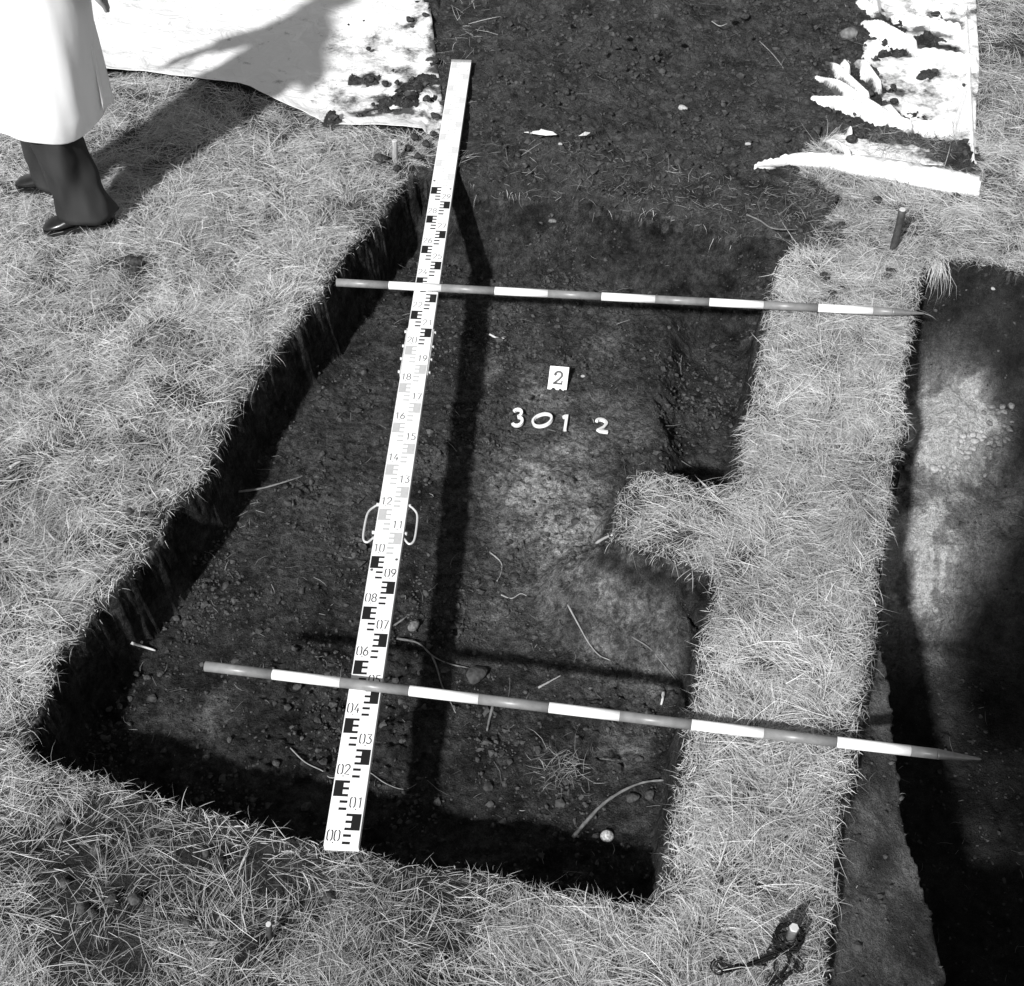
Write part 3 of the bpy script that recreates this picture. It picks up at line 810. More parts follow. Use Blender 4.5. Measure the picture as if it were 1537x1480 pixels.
# card leaning on a pebble of earth
cr = empty('number_card')
p = hit(836, 582)
cr.location = p + Vector((0, -.012, .008)); cr.rotation_euler = (math.radians(28), math.radians(-2), -.16)
tag(cr, 'small white card with a printed 2 propped above the plastic numerals', 'number card')
obj('card', box_mesh('card', -.037, .037, -.008, .088, -.0008, .0008, .0003), M_card, cr)
serif = arc(0, .053, .0135, .0135, 170, -30, 14) + [(.004, .036), (-.013, .019)]
polys = stroke_polys(serif, .0088) + [rect(-.0185, .0185, .0135, .0220), rect(.0130, .0185, .02205, .0310)] + [[(-.0125 + .0062 * math.cos(a), .0545 + .0062 * math.sin(a)) for a in [i * math.pi / 5 for i in range(10)]]]
obj('numeral', flat_polys('numeral', polys, .0013), M_greyprint, cr)
cl = obj('soil_clod', None, None) if False else None

# ------------------------------------------------------------------ rocks and clods
def rock_mesh(name, seed, sub=2, rough=.25, sq=(1, 1, 1)):
    r = random.Random(seed)
    bm = bmesh.new()
    bmesh.ops.create_icosphere(bm, subdivisions=sub, radius=1)
    dirs = [(Vector((r.gauss(0, 1), r.gauss(0, 1), r.gauss(0, 1))).normalized(), r.uniform(.5, 1)) for _ in range(9)]
    for v in bm.verts:
        n = v.co.normalized(); k = 1.0
        for d_, a_ in dirs:
            c_ = n.dot(d_)
            if c_ > .05: k = min(k, (1.02 - rough * a_) / c_)
        k *= 1 + rough * .22 * (r.random() - .5)
        v.co = Vector((n.x * sq[0], n.y * sq[1], n.z * sq[2])) * k
    return bm_mesh(bm, name, True)

CLODM = [rock_mesh('soil_clod', 100 + i, 2, .55, (1, .85, .7)) for i in range(5)]
STONEM = [rock_mesh('stone', 200 + i, 2, .34, (1, .72, .6)) for i in range(5)]
for me in CLODM: me.materials.append(M_clod)
ROUNDM = rock_mesh('stone', 300, 3, .10, (1, .92, .8))
M_spotted = simple('spotted_stone', .40, .85, .15, .75, 2.6, .3)

def lump(name, me, pos, size, rz, mat, label, cat, group=None, sink=.35):
    o = bpy.data.objects.new(name, me); C.objects.link(o)
    o.location = (pos[0], pos[1], pos[2] + size * .7 * (1 - sink) * .8); o.scale = (size, size, size); o.rotation_euler = (random.uniform(-.2, .2), random.uniform(-.2, .2), rz)
    if not me.materials: me.materials.append(mat)
    o.material_slots[0].link = 'OBJECT'; o.material_slots[0].material = mat
    tag(o, label, cat, group)
    return o

def surf(px, py):
    """spoil, sheet or dug-ground surface under a photo pixel"""
    p = hit(px, py)
    if p.z > -.05:
        z = spoil_z(p.x, p.y)[0]
        g = G(px, py, z)
        return Vector((g[0], g[1], z))
    return p

k = 0
for px, py, r in ((1335, 413, 11), (1236, 421, 11), (1262, 342, 8), (1316, 304, 9), (1213, 356, 9), (1284, 305, 6), (1248, 445, 9), (1252, 303, 7), (1399, 327, 4)):
    s = surf(px, py); sz = r / (F / np.linalg.norm(np.array(s) - [0, 0, CAMH]))
    lump('soil_clod', CLODM[k % 5], s, sz, k * 1.3, M_clod, 'dark soil clod lying on the straw at the far end of the baulk', 'soil clod', 'clods on the baulk', -.25); k += 1
for px, py, r in ((1303, 143, 15), (1342, 153, 9), (1340, 132, 8), (1286, 162, 4), (1277, 210, 12), (1265, 198, 7), (1292, 205, 7)):
    s = G(px, py, .045); sz = r / 380
    lump('soil_clod', CLODM[k % 5], s, sz, k * 1.3, M_clod, 'dark soil clod lying on the crumpled sheet with the folded edge', 'soil clod', 'clods on the crumpled sheet'); k += 1
for px, py, r in ((553, 75, 6), (590, 107, 4), (557, 121, 8), (616, 32, 9), (502, 181, 9), (578, 128, 9), (596, 126, 7), (640, 150, 9), (654, 176, 9), (585, 148, 5), (560, 158, 5), (523, 38, 3), (546, 32, 3), (640, 25, 8), (655, 92, 8)):
    s = G(px, py, .035); sz = r / 350
    lump('soil_clod', CLODM[k % 5], s, sz, k * 1.3, M_clod, 'dark soil clod lying on the wide white sheet behind the staff', 'soil clod', 'clods on the wide sheet'); k += 1
for px, py, r in ((622, 212, 11), (640, 222, 10), (612, 226, 8), (575, 246, 14), (596, 256, 9), (650, 206, 9), (628, 240, 9)):
    s = G(px, py, .01); sz = r / 360
    lump('soil_clod', CLODM[k % 5], s, sz, k * 1.3, M_clod, 'dark soil clod around the short peg at the far trench corner', 'soil clod', 'clods by the far corner peg', -.25); k += 1
for px, py, r in ((196, 398, 14), (212, 402, 16), (205, 412, 15), (224, 408, 9)):
    s = G(px, py, .0); sz = r / 390
    lump('soil_clod', CLODM[k % 5], s, sz, k * 1.3, M_clod, 'dark soil clod of the small patch in the grass below the black shoes', 'soil clod', 'clods of the molehill patch', -.25); k += 1
for px, py, r in ((228, 778, 7), (236, 786, 6), (215, 776, 9), (196, 772, 10), (228, 792, 5)):
    s = G(px, py, .005); sz = r / 430
    lump('soil_clod', CLODM[k % 5], s, sz, k * 1.3, M_darkstone, 'grey soil lump in the worn grass at the left trench edge', 'soil clod', 'lumps at the left trench edge', -.25); k += 1
for px, py, r in ((205, 1355, 14), (225, 1368, 10), (170, 1352, 11), (125, 1366, 14), (140, 1375, 10), (92, 1245, 10), (145, 1280, 12), (160, 1290, 9), (310, 1282, 10), (330, 1296, 10), (100, 1330, 12), (280, 1390, 11), (496, 1350, 13)):
    s = G(px, py, .005); sz = r / 540
    lump('soil_clod', CLODM[k % 5], s, sz, k * 1.3, M_darkstone, 'grey earth lump in the thin grass of the near trench bank', 'soil clod', 'lumps on the near bank', -.25); k += 1
rs = random.Random(5)
cnt = 0
while cnt < 75:                                              # larger clods of the heap
    px, py = rs.uniform(660, 1260), rs.uniform(-30, 320)
    g = G(px, py, .03)
    if spoil(np.array([g[0]]), np.array([g[1]]))[0] < .02 or abs(g[0] - (-.449 + (g[1] - 1.761) * .0533)) < .16: continue
    s = surf(px, py)
    lump('soil_clod', CLODM[cnt % 5], s, rs.uniform(.010, .022) * (1.5 if rs.random() < .15 else 1), cnt * 1.7, M_clod, 'dark earth clod among the loose soil of the spread heap', 'soil clod', 'clods of the spoil heap', .5); cnt += 1

# stones
for px, py, r, mt, lb, rz in ((621, 942, 12, M_stone, 'pale oval stone on the trench floor beside the staff numeral 07', .9),
                          (716, 1016, 21, M_darkstone, 'large rounded stone half sunk in the trench floor above the near rod', .8),
                          (911, 1257, 10, M_palestone, 'round white spotted stone in the shaded near corner of the trench', 0),
                          (830, 338, 7, M_stone, 'small grey stone stuck in the far wall of the trench', 0),
                          (1193, 966, 6, M_palestone, 'small white pebble on the straw of the baulk', 0),
                          (1273, 54, 15, M_stone, 'smooth oval stone on the heap beside the crumpled sheet', .1),
                          (1025, 164, 8, M_palestone, 'flat white stone lying in the middle of the soil heap', 0),
                          (841, 217, 4, M_palestone, 'tiny white pebble on the soil heap beside the plastic scrap', 0),
                          (1123, 217, 5, M_palestone, 'tiny white pebble on the soil heap near the folded sheet edge', 0),
                          (1490, 436, 4, M_palestone, 'tiny pale pebble on the far slope of the side pit', 0),
                          (959, 1140, 8, M_darkstone, 'grey round pebble on the trench floor under the near rod', 0),
                          (950, 1200, 12, M_darkstone, 'dark cobble beside the long curved root', .3), (975, 1195, 11, M_darkstone, 'dark narrow cobble against the right trench wall below the rod', 1.2),
                          (216, 648, 5, M_palestone, 'small pale pebble in the grass of the left bank', 0),
                          (318, 1418, 5, M_palestone, 'small pale pebble in the grass below the thin wooden stake', 0),
                          (875, 566, 4, M_palestone, 'tiny white pebble right of the propped number card', 0)):
    s = surf(px, py); sz = r / (F / np.linalg.norm(np.array(s) - [0, 0, CAMH]))
    lump('stone', ROUNDM if 'spotted' in lb else STONEM[k % 5], s, sz, rz, mt if 'spotted' not in lb else M_spotted, lb, 'stone', sink=.55); k += 1
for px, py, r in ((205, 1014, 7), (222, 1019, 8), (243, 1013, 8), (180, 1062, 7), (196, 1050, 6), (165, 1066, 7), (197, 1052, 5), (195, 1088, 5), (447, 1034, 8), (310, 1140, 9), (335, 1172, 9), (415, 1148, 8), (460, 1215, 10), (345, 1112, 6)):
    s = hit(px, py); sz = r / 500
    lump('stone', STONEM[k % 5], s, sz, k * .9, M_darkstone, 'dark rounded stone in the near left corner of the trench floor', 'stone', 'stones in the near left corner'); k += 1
rs = random.Random(9)
for i in range(34):
    px = rs.uniform(1392, 1478); py = rs.uniform(655, 715) if px > 1440 else rs.uniform(702, 714)
    s = hit(px, py)
    lump('stone', STONEM[k % 5], s, rs.uniform(.011, .022), k * .9, M_palestone, 'pale stone tumbled along the foot of the pale slope in the side pit', 'stone', 'stones in the side pit', .05); k += 1
for i in range(30):
    px = rs.uniform(1475, 1520); py = rs.uniform(610, 680)
    s = hit(px, py)
    lump('stone', STONEM[k % 5], s, rs.uniform(.010, .020), k * .9, M_stone, 'grey stone of the rubble cluster in the side pit', 'stone', 'grey rubble in the side pit', .1); k += 1
for px, py, r in ((1362, 706, 10), (1352, 690, 6), (1368, 686, 6), (1356, 700, 6), (1375, 700, 6)):
    s = hit(px, py)
    lump('stone', STONEM[k % 5], s, r / 420, k * .9, M_stone, 'stone in the shade at the foot of the baulk in the side pit', 'stone', 'shaded stones below the baulk'); k += 1

# scraps of film, chips of white
def scrap(pts, label, z=None, cat='plastic scrap', mat=None):
    P = [surf(a, b) + Vector((0, 0, .012 if i % 2 else .006)) for i, (a, b) in enumerate(pts)]
    c = sum(P, Vector()) / len(P); c.z += .012
    me = bpy.data.meshes.new('plastic_scrap')
    me.from_pydata([tuple(v) for v in P] + [tuple(c)], [], [(i, (i + 1) % len(P), len(P)) for i in range(len(P))])
    o = obj('plastic_scrap', me, mat or M_sheet); o.modifiers.new('t', 'SOLIDIFY').thickness = .0015
    tag(o, label, cat)
scrap([(786, 200), (800, 204), (820, 205), (836, 206), (830, 200), (812, 197), (806, 201)], 'torn strip of white film on the soil heap right of the staff')
scrap([(868, 206), (880, 207), (886, 201), (878, 202)], 'tiny torn bit of white film right of the longer strip')

# ------------------------------------------------------------------ pegs, sticks, roots
def peg(px, py, hgt, rad, label, tilt=(0, 0), mat=M_wood, sides=10, top_mat=M_cutwood):
    g = G(px, py, .0)
    r = empty('wooden_peg', (g[0], g[1], 0)); r.rotation_euler = (tilt[0], tilt[1], .3)
    tag(r, label, 'peg')
    rr = random.Random(px)
    pts = [(rr.uniform(-.002, .002), rr.uniform(-.002, .002), -.06 + (hgt + .06) * i / 6) for i in range(7)]
    obj('shaft', tube_mesh('shaft', pts, [rad * rr.uniform(.9, 1.08) for _ in range(7)], sides), mat, r)
    obj('cut_top', tube_mesh('cut_top', [(pts[-1][0], pts[-1][1], hgt + .0003), (pts[-1][0], pts[-1][1], hgt + .004)], [rad * .99, rad * .82], sides), top_mat, r)
    return r
M_pegdark = simple('stained_peg', .10, .8, .15, .4, 50, .3)
M_ironpeg = simple('rusty_iron', .045, .6, .4, .4, 50, .3)
peg(1340, 378, .205, .014, 'dark round peg with bright top standing on the baulk', (.02, -.03), M_ironpeg)
peg(593, 243, .10, .013, 'short pale wooden peg at the far corner of the trench', (0, .03), M_wood)
peg(1180, 1418, .10, .0135, 'wooden peg wound with black string on the near end of the baulk', (.05, .04), M_pegdark, 6)
peg(407, 1410, .09, .008, 'thin wooden stake in the grass of the near bank', (.05, .03), M_ironpeg, 6)

# black string: coils round the peg and trailing loops
st = empty('string_coil', tuple(G(1180, 1418, .0)))
tag(st, 'tangled black string coiled round a peg and trailing over the straw', 'string')
b0 = np.array(st.location)
def spath(pts, z=.018): return [np.array(G(a, b, z + .012 * random.random())) - b0 for a, b in pts]
rs = random.Random(3)
pts = []
for i in range(150):
    a = i * .55; r = .024 + .016 * rs.random(); pts.append((r * math.cos(a), r * math.sin(a), .012 + .045 * (i / 150) + .012 * rs.random()))
obj('coil', tube_mesh('coil', pts, .0017, 5), M_string, st)
for ln in ([(1178, 1422), (1150, 1436), (1120, 1446), (1095, 1452), (1080, 1462), (1070, 1456), (1072, 1444), (1082, 1442), (1094, 1450), (1130, 1446), (1165, 1430)],
           [(1185, 1420), (1150, 1440), (1110, 1454), (1090, 1458), (1076, 1452), (1080, 1446), (1100, 1452), (1140, 1446), (1180, 1430)],
           [(1172, 1426), (1140, 1442), (1100, 1456), (1084, 1460), (1100, 1450), (1150, 1448)],
           [(1182, 1424), (1192, 1440), (1196, 1452), (1184, 1462), (1172, 1470), (1160, 1474), (1152, 1472), (1158, 1464), (1166, 1470), (1150, 1482)],
           [(1190, 1422), (1200, 1436), (1204, 1452), (1196, 1458), (1190, 1452), (1196, 1446), (1186, 1460), (1170, 1478)],
           [(1176, 1424), (1184, 1444), (1176, 1462), (1164, 1474), (1150, 1486)], [(1168, 1430), (1158, 1432), (1152, 1426), (1160, 1422), (1170, 1428)],
           [(1164, 1432), (1160, 1450), (1164, 1466), (1158, 1476)], [(1188, 1424), (1180, 1450), (1170, 1466), (1176, 1478), (1160, 1490)]):
    for rep in range(2):
        obj('loop', tube_mesh('loop', smooth_path([p + np.array([rs.uniform(-.004, .004), rs.uniform(-.004, .004), 0]) for p in spath(ln)], 5), .0017, 5), M_string, st)

def strand(name, px_pts, r, mat, label, cat, lift=.004, on=hit, group=None):
    P = [np.array(on(a, b)) + [0, 0, lift] for a, b in px_pts]
    P = smooth_path(P, 5); n = len(P)
    rr = random.Random(int(px_pts[0][0]))
    o = obj(name, tube_mesh(name, P, [r * (1 - .55 * i / n) * rr.uniform(.8, 1.15) for i in range(n)], 7), mat)
    tag(o, label, cat, group)
M_paleroot = simple('pale_root', .24, .85, .1, .3, 60, .3)
strand('root', [(860, 1258), (882, 1232), (905, 1208), (935, 1188), (965, 1176), (996, 1172)], .0065, M_root, 'long curved root on the trench floor near the right wall', 'root')
strand('root', [(596, 960), (628, 967), (650, 986), (675, 998), (704, 1005)], .004, M_root, 'thin root running from the staff towards the large rounded stone', 'root')
strand('root', [(648, 985), (656, 1004), (664, 1032), (674, 1050), (684, 1072)], .0035, M_root, 'thin forked root passing under the near rod', 'root')
strand('root', [(852, 910), (868, 940), (882, 966), (898, 984), (916, 994)], .0035, M_paleroot, 'thin pale root curving over the clay left of the turf block', 'root')
strand('root', [(948, 958), (975, 974), (992, 996), (1014, 1022)], .003, M_root, 'thin root below the turf block beside the right trench wall', 'root')
strand('root', [(735, 830), (752, 846), (752, 862), (746, 874)], .003, M_paleroot, 'short hooked pale root in the middle of the trench', 'root')
strand('root', [(752, 894), (768, 900), (782, 892), (794, 898)], .003, M_paleroot, 'short wavy root on the pale clay in the trench', 'root')
strand('root', [(436, 1124), (458, 1145), (484, 1158), (500, 1170), (545, 1158), (580, 1178), (610, 1186), (640, 1168)], .0022, M_paleroot, 'fine root crossing beneath the foot of the staff', 'root')
strand('stick', [(359, 743), (390, 736), (420, 728), (456, 717)], .005, M_root, 'straight grey stick on the trench floor left of the staff', 'stick')
strand('stick', [(592, 940), (604, 932), (612, 926)], .004, M_root, 'short stick at the staff edge by the numeral 07', 'stick')
strand('stick', [(1131, 1190), (1120, 1214), (1102, 1250)], .006, M_wood, 'pale wooden splinter on the straw of the baulk', 'stick', .012)
strand('stick', [(808, 1034), (826, 1024), (842, 1015)], .004, M_wood, 'short pale twig on the floor above the near rod', 'stick')
strand('stick', [(996, 1040), (994, 1052), (992, 1060)], .006, M_cutwood, 'small white wood chip by the right wall above the near rod', 'wood chip')
strand('stick', [(894, 818), (908, 811), (918, 806)], .006, M_cutwood, 'pale wood chip at the left foot of the turf block', 'wood chip')
strand('stick', [(198, 968), (214, 972), (234, 978)], .006, M_cutwood, 'white wood chip at the foot of the left trench wall', 'wood chip')
strand('stick', [(735, 503), (745, 508), (757, 510)], .005, M_cutwood, 'white wood chip right of the staff shadow on the trench floor', 'wood chip')
strand('stick', [(1175, 776), (1182, 771), (1187, 766)], .006, M_cutwood, 'small white wood chip on the middle of the baulk', 'wood chip', .012)
strand('stick', [(740, 1062), (735, 1080), (731, 1098)], .006, M_root, 'short dark twig on the floor hanging below the near rod', 'stick')
strand('stick', [(16, 706), (26, 700), (32, 696)], .007, M_cutwood, 'pale wood chip in a bare hollow of the left grass', 'wood chip', .01)
strand('stick', [(1120, 325), (1140, 334), (1160, 346), (1196, 348)], .0045, M_root, 'pale root bending over the far right trench corner', 'root', .01, surf)
strand('stick', [(1068, 35), (1080, 42), (1092, 38)], .003, M_paleroot, 'pale forked twig on the upper part of the heap', 'stick', .01, surf)
strand('stick', [(1140, 65), (1160, 85), (1175, 105), (1180, 120)], .002, M_paleroot, 'fine pale stalk on the heap left of the crumpled sheet', 'stick', .01, surf)
strand('stick', [(58, 905), (90, 910), (120, 914), (138, 925)], .004, M_paleroot, 'pale straw stalk on the left bank by the wall chip', 'stick', .025)

# ------------------------------------------------------------------ dry grass
def blades(name, x, y, z, length, width, az, el, shade, droop, mat, clampz=None, curl=.5):
    n = len(x)
    s = np.array([0, .36, .70, 1.0])
    ts = np.diff(s)
    pts = np.zeros((n, 4, 3)); pts[:, 0] = np.stack([x, y, z], -1)
    cz = (rng.random(n) - .5) * 2 * curl
    for k in range(3):
        m = (s[k] + s[k + 1]) / 2
        e = el - droop * m; a = az + cz * m * 1.6
        st_ = length * ts[k]
        pts[:, k + 1, 0] = pts[:, k, 0] + st_ * np.cos(e) * np.cos(a)
        pts[:, k + 1, 1] = pts[:, k, 1] + st_ * np.cos(e) * np.sin(a)
        zz = pts[:, k, 2] + st_ * np.sin(e)
        if clampz is not None: zz = np.maximum(zz, clampz + .003 * rng.random(n))
        pts[:, k + 1, 2] = zz
    rot = rng.normal(0, .5, n)
    sx = -np.sin(az) * np.cos(rot); sy = np.cos(az) * np.cos(rot); sz = np.sin(rot)
    S = np.stack([sx, sy, sz], -1)
    V = np.zeros((n, 7, 3), np.float32)
    for k, w in enumerate((.75, 1.0, .75)):
        V[:, 2 * k] = pts[:, k] - S * (width * w / 2)[:, None]
        V[:, 2 * k + 1] = pts[:, k] + S * (width * w / 2)[:, None]
    V[:, 6] = pts[:, 3]
    b = np.arange(n)[:, None] * 7
    quads = np.concatenate([b + [0, 1, 3, 2], b + [2, 3, 5, 4]], 0)
    tris = b + [4, 5, 6]
    me = mesh_np(name, V.reshape(-1, 3), quads=quads, tris=tris, smooth=False, attrs={'shade': np.repeat(shade, 7)})
    o = obj(name, me, mat)
    return o

NB = 1000000
x = rng.uniform(-2.9, 2.9, NB); y = rng.uniform(1.15, 6.8, NB)
keep = np.abs(x) < 1.08 + .265 * y                            # what can be seen, with a margin
x = x[keep]; y = y[keep]
shh_ = np.where((x > -.94) & (x < 2.09) & (y > 4.43), lookup(sh.reshape(SX_.shape), x, y, sxs, sys_), -.05)
tz, td, pd = [lookup(g_, x, y) for g_ in (gz, gd, gd2)]
keep = (td < .002) & (pd < .002) & (shh_ < .012)
x, y, tz, td, pd, shh_ = [a_[keep] for a_ in (x, y, tz, td, pd, shh_)]
inl = np.zeros(len(x), bool)
sl, _ = sdist(SLEFT_POLY, x, y); sr, _ = sdist(SRIGHT_POLY, x, y)
patch = fbm(x, y, 4.5, 3, 6)
dens = .62 + .55 * patch + .2 * fbm(x, y, 13, 2, 2)
far_d = pdist(FARL, x, y)
dens = np.where((far_d < .10), dens * .12, dens)
baulk = sstep((x - (.22 + .285 * (y - 1.64))) / .1) * sstep((4.5 - y) / .2)
dens = dens * (1 - .0 * baulk) + baulk * (.30 - .45 * np.minimum(patch, 0) * .8)
def px_blob(px, py, r, z=0):
    c = G(px, py, z); rr = np.linalg.norm(G(px + r, py, z) - c)
    return np.exp(-(((x - c[0]) ** 2 + (y - c[1]) ** 2) / rr ** 2))
# thin and trampled areas
fore = sstep((2.05 - .14 * (x + 1.3) - y) / .25) * sstep((.75 - x) / .3)
dens = np.clip(dens, .14, 1) * (1 - .50 * fore * sstep((.45 - patch) / .5))
dens = dens * (1 - .9 * px_blob(1525, 70, 85)) * (1 - .7 * px_blob(1500, 160, 45)) 
for bx, by, br, ba in BARE:
    dens = dens * (1 - ba * px_blob(bx, by, br))
ok = (td < .008) & (pd < .008) & (~inl) & (sl < .0) & (sr < .0) & (shh_ < .012) & (rng.random(len(x)) < dens)
ok &= ~((np.abs(x - (-.449 + (y - 1.761) * .0533)) < .044) & (y > 1.77) & (y < 5.8))
near_edge = (np.maximum(td, pd) > -.05)
x, y, tz, td, pd, patch, near_edge, fore = [a[ok] for a in (x, y, tz, td, pd, patch, near_edge, fore)]
n = len(x)
ang = 2.2 * fbm(x, y, 1.3, 2, 3) * math.pi + 2.0 * fbm(x, y, 6, 2, 5) * math.pi
az = ang + rng.normal(0, .55, n)
flip = rng.random(n) < .30
az = np.where(flip | (near_edge & (rng.random(n) < .6)), rng.uniform(0, 2 * math.pi, n), az)
el = np.abs(rng.normal(.10, .16, n))
up = rng.random(n) < .02
el = np.where(up, rng.uniform(.6, 1.1, n), el)
ln = np.clip(rng.lognormal(math.log(.075), .45, n), .025, .20)
ln = np.where(up, ln * .8, ln)
for _ in range(2):                                            # trodden edges: few blades reach far over the cut
    tipx = x + .9 * ln * np.cos(az); tipy = y + .9 * ln * np.sin(az)
    over = np.maximum(lookup(gd, tipx, tipy), lookup(gd2, tipx, tipy))
    ln = np.where((over > .012) & (rng.random(n) < .82), ln * .5, ln)
zb = tz + rng.random(n) ** 1.5 * .024
wd = rng.uniform(.0008, .0016, n) * np.where(rng.random(n) < .05, 1.7, 1)
shd = np.clip(rng.beta(1.3, 1.15, n) + .35 * fbm(x, y, 3.5, 3, 1) - .2 * fore, 0, 1)
dr = rng.uniform(.0, .6, n) + np.where(near_edge, rng.uniform(0, 1.2, n), 0)
ln = np.where(near_edge, ln * rng.uniform(.35, .9, n), ln)
clampz = np.where(near_edge, -.2, tz + .002)
o = blades('dry_grass', x, y, zb, ln, wd, az, el, shd, dr, M_grass, clampz)
tag(o, 'matted dry pale grass covering the banks and the baulk', 'grass', kind='stuff')

# grass hanging over the cut edges and roots sticking out of the sections
def along(pts, n, z=0):
    P = np.array(Gs(pts, z)); t = np.concatenate([[0], np.cumsum(np.linalg.norm(np.diff(P, axis=0), axis=1))])
    u = rng.random(n) * t[-1]
    return np.interp(u, t, P[:, 0]), np.interp(u, t, P[:, 1])
hx = []; hy = []; haz = []; hl = []; hel = []; hdr = []; hz = []
def hang(pts, n, inward, lmin, lmax, z0=-.01, z1=.01, dro=(1.4, 2.6), spread=.7):
    a, b = along(pts, n); a = a + rng.normal(0, .012, n) - math.cos(inward) * .024; b = b + rng.normal(0, .012, n) - math.sin(inward) * .024
    hx.append(a); hy.append(b); haz.append(inward + rng.normal(0, spread * 1.6, n)); hl.append(lmin * .7 + (lmax - lmin * .7) * rng.random(n) ** 2); hel.append(rng.normal(.0, .35, n)); hdr.append(rng.uniform(dro[0], dro[1], n)); hz.append(rng.uniform(z0, z1, n))
hang(T_LEFT, 300, -.3, .03, .09)
hang(T_NEAR, 260, 1.3, .03, .07, 0, .02, (.2, 1.5), .9)
hang(T_RIGHT, 110, 2.9, .03, .08)
hang(T_TONGUE_S, 70, -1.7, .03, .09)
hang(T_TONGUE_N + T_TONGUE_W, 120, 1.7, .03, .07)
hang(T_RIGHT2, 130, 2.9, .03, .08)
hang(T_FAR, 60, -1.8, .04, .11, -.08, .0)
hang([(1110, 350), (1060, 336)], 40, -1.8, .03, .10, -.10, .01, (1.6, 2.8), .7)
hang([(1000, 322), (960, 316)], 16, -1.8, .05, .12, -.03, .01, (1.6, 2.8), .5)
hang([(775, 292), (752, 290)], 30, -1.8, .03, .08, -.03, .01, (1.6, 2.8), .8)
hang([(1392, 398), (1415, 402)], 110, -1.5, .10, .22, 0, .02, (1.8, 2.6), .3)
hang(P_LEFT[2:12], 200, -.2, .03, .08)
hang(P_LEFT[11:], 260, -.2, .03, .10)
hx, hy, haz, hl, hel, hdr, hz = [np.concatenate(a) for a in (hx, hy, haz, hl, hel, hdr, hz)]
o = blades('hanging_grass', hx, hy, hz, hl, rng.uniform(.0010, .0020, len(hx)), haz, hel, rng.beta(2.2, 2, len(hx)), hdr, M_grass)
tag(o, 'loose dry grass and rootlets hanging over the cut edges', 'grass', kind='stuff')

# straw litter on soil
def litter(n, xr, yr, cond):
    a = rng.uniform(*xr, n); b = rng.uniform(*yr, n)
    return a, b
a = rng.uniform(-1.4, 2.4, 9000); b = rng.uniform(1.4, 6.7, 9000)
tz, _, td, pd, inl = terrain(a, b); shp = spoil(a, b)
clump = fbm(a, b, 3.5, 3, 2)
ok = ((td > .03) & (rng.random(9000) < .16 + .2 * (clump > .15))) | ((pd > .04) & (rng.random(9000) < .15)) | ((shp > .015) & (rng.random(9000) < .30))
sd, _ = sdist(SRIGHT_POLY, a, b); sd2, _ = sdist(SLEFT_POLY, a, b)
zz = np.where(shp > .015, spoil_z(a, b), tz)
a, b, zz = a[ok], b[ok], zz[ok]
# a knot of grass on the floor and the turf fallen on the crumpled sheet
c = hit(845, 1160); na = 160
a = np.concatenate([a, c.x + rng.normal(0, .045, na)]); b = np.concatenate([b, c.y + rng.normal(0, .04, na)]); zz = np.concatenate([zz, np.full(na, c.z + .01)])
na = 1100
pxr = rng.uniform(1300, 1436, na); pyr = rng.uniform(200, 236, na)
gg = np.array([G(p, q_, .05) for p, q_ in zip(pxr, pyr)])
a = np.concatenate([a, gg[:, 0]]); b = np.concatenate([b, gg[:, 1]]); zz = np.concatenate([zz, spoil_z(gg[:, 0], gg[:, 1]) + .012])
na = 900
pxr = rng.uniform(1180, 1330, na); pyr = rng.uniform(262, 345, na)
gg = np.array([G(p, q_, .02) for p, q_ in zip(pxr, pyr)])
okk = sdist(TP, gg[:, 0], gg[:, 1])[0] < 0
gg = gg[okk]
a = np.concatenate([a, gg[:, 0]]); b = np.concatenate([b, gg[:, 1]]); zz = np.concatenate([zz, spoil_z(gg[:, 0], gg[:, 1]) + .01])
na = 700
u_ = rng.random(na) ** .8; pxr = 730 + 450 * u_; pyr = np.interp(pxr, [700, 740, 860, 940, 1000, 1100, 1194], [272, 288, 294, 310, 322, 346, 352]) - rng.random(na) ** 1.5 * 60
gg = np.array([G(p, q_, .02) for p, q_ in zip(pxr, pyr)])
gg = gg[sdist(TP, gg[:, 0], gg[:, 1])[0] < .02]
a = np.concatenate([a, gg[:, 0]]); b = np.concatenate([b, gg[:, 1]]); zz = np.concatenate([zz, spoil_z(gg[:, 0], gg[:, 1]) + .008])
n = len(a)
o = blades('straw_litter', a, b, zz + .005, np.clip(rng.lognormal(math.log(.035), .6, n), .012, .13), rng.uniform(.0010, .0020, n), rng.uniform(0, 6.28, n), rng.normal(.1, .25, n), rng.beta(1.6, 2, n), rng.uniform(-.1, .6, n), M_strawlit, zz + .003, 1.0)
tag(o, 'scattered straw and fine rootlets lying on the bare soil', 'straw', kind='stuff')

# crumbs of earth
def crumbs(name, x, y, z, size, mat):
    bm = bmesh.new(); bmesh.ops.create_icosphere(bm, subdivisions=1, radius=1)
    bV = np.array([v.co[:] for v in bm.verts]); bF = np.array([[v.index for v in f.verts] for f in bm.faces]); bm.free()
    n = len(x); nvv = len(bV)
    jit = 1 + (rng.random((n, nvv, 1)) - .5) * .95
    sc3 = size[:, None, None] * np.stack([rng.uniform(.7, 1.2, n), rng.uniform(.7, 1.2, n), rng.uniform(.5, .9, n)], -1)[:, None]
    V = bV[None] * jit * sc3 + np.stack([x, y, z + size * .25], -1)[:, None]
    Ft = (bF[None] + (np.arange(n) * nvv)[:, None, None]).reshape(-1, 3)
    return obj(name, mesh_np(name, V.reshape(-1, 3), tris=Ft, smooth=False), mat)
NC = 70000
a = rng.uniform(-1.4, 1.2, NC); b = rng.uniform(1.6, 5.0, NC)
tz, pl, td, pd, inl = terrain(a, b)
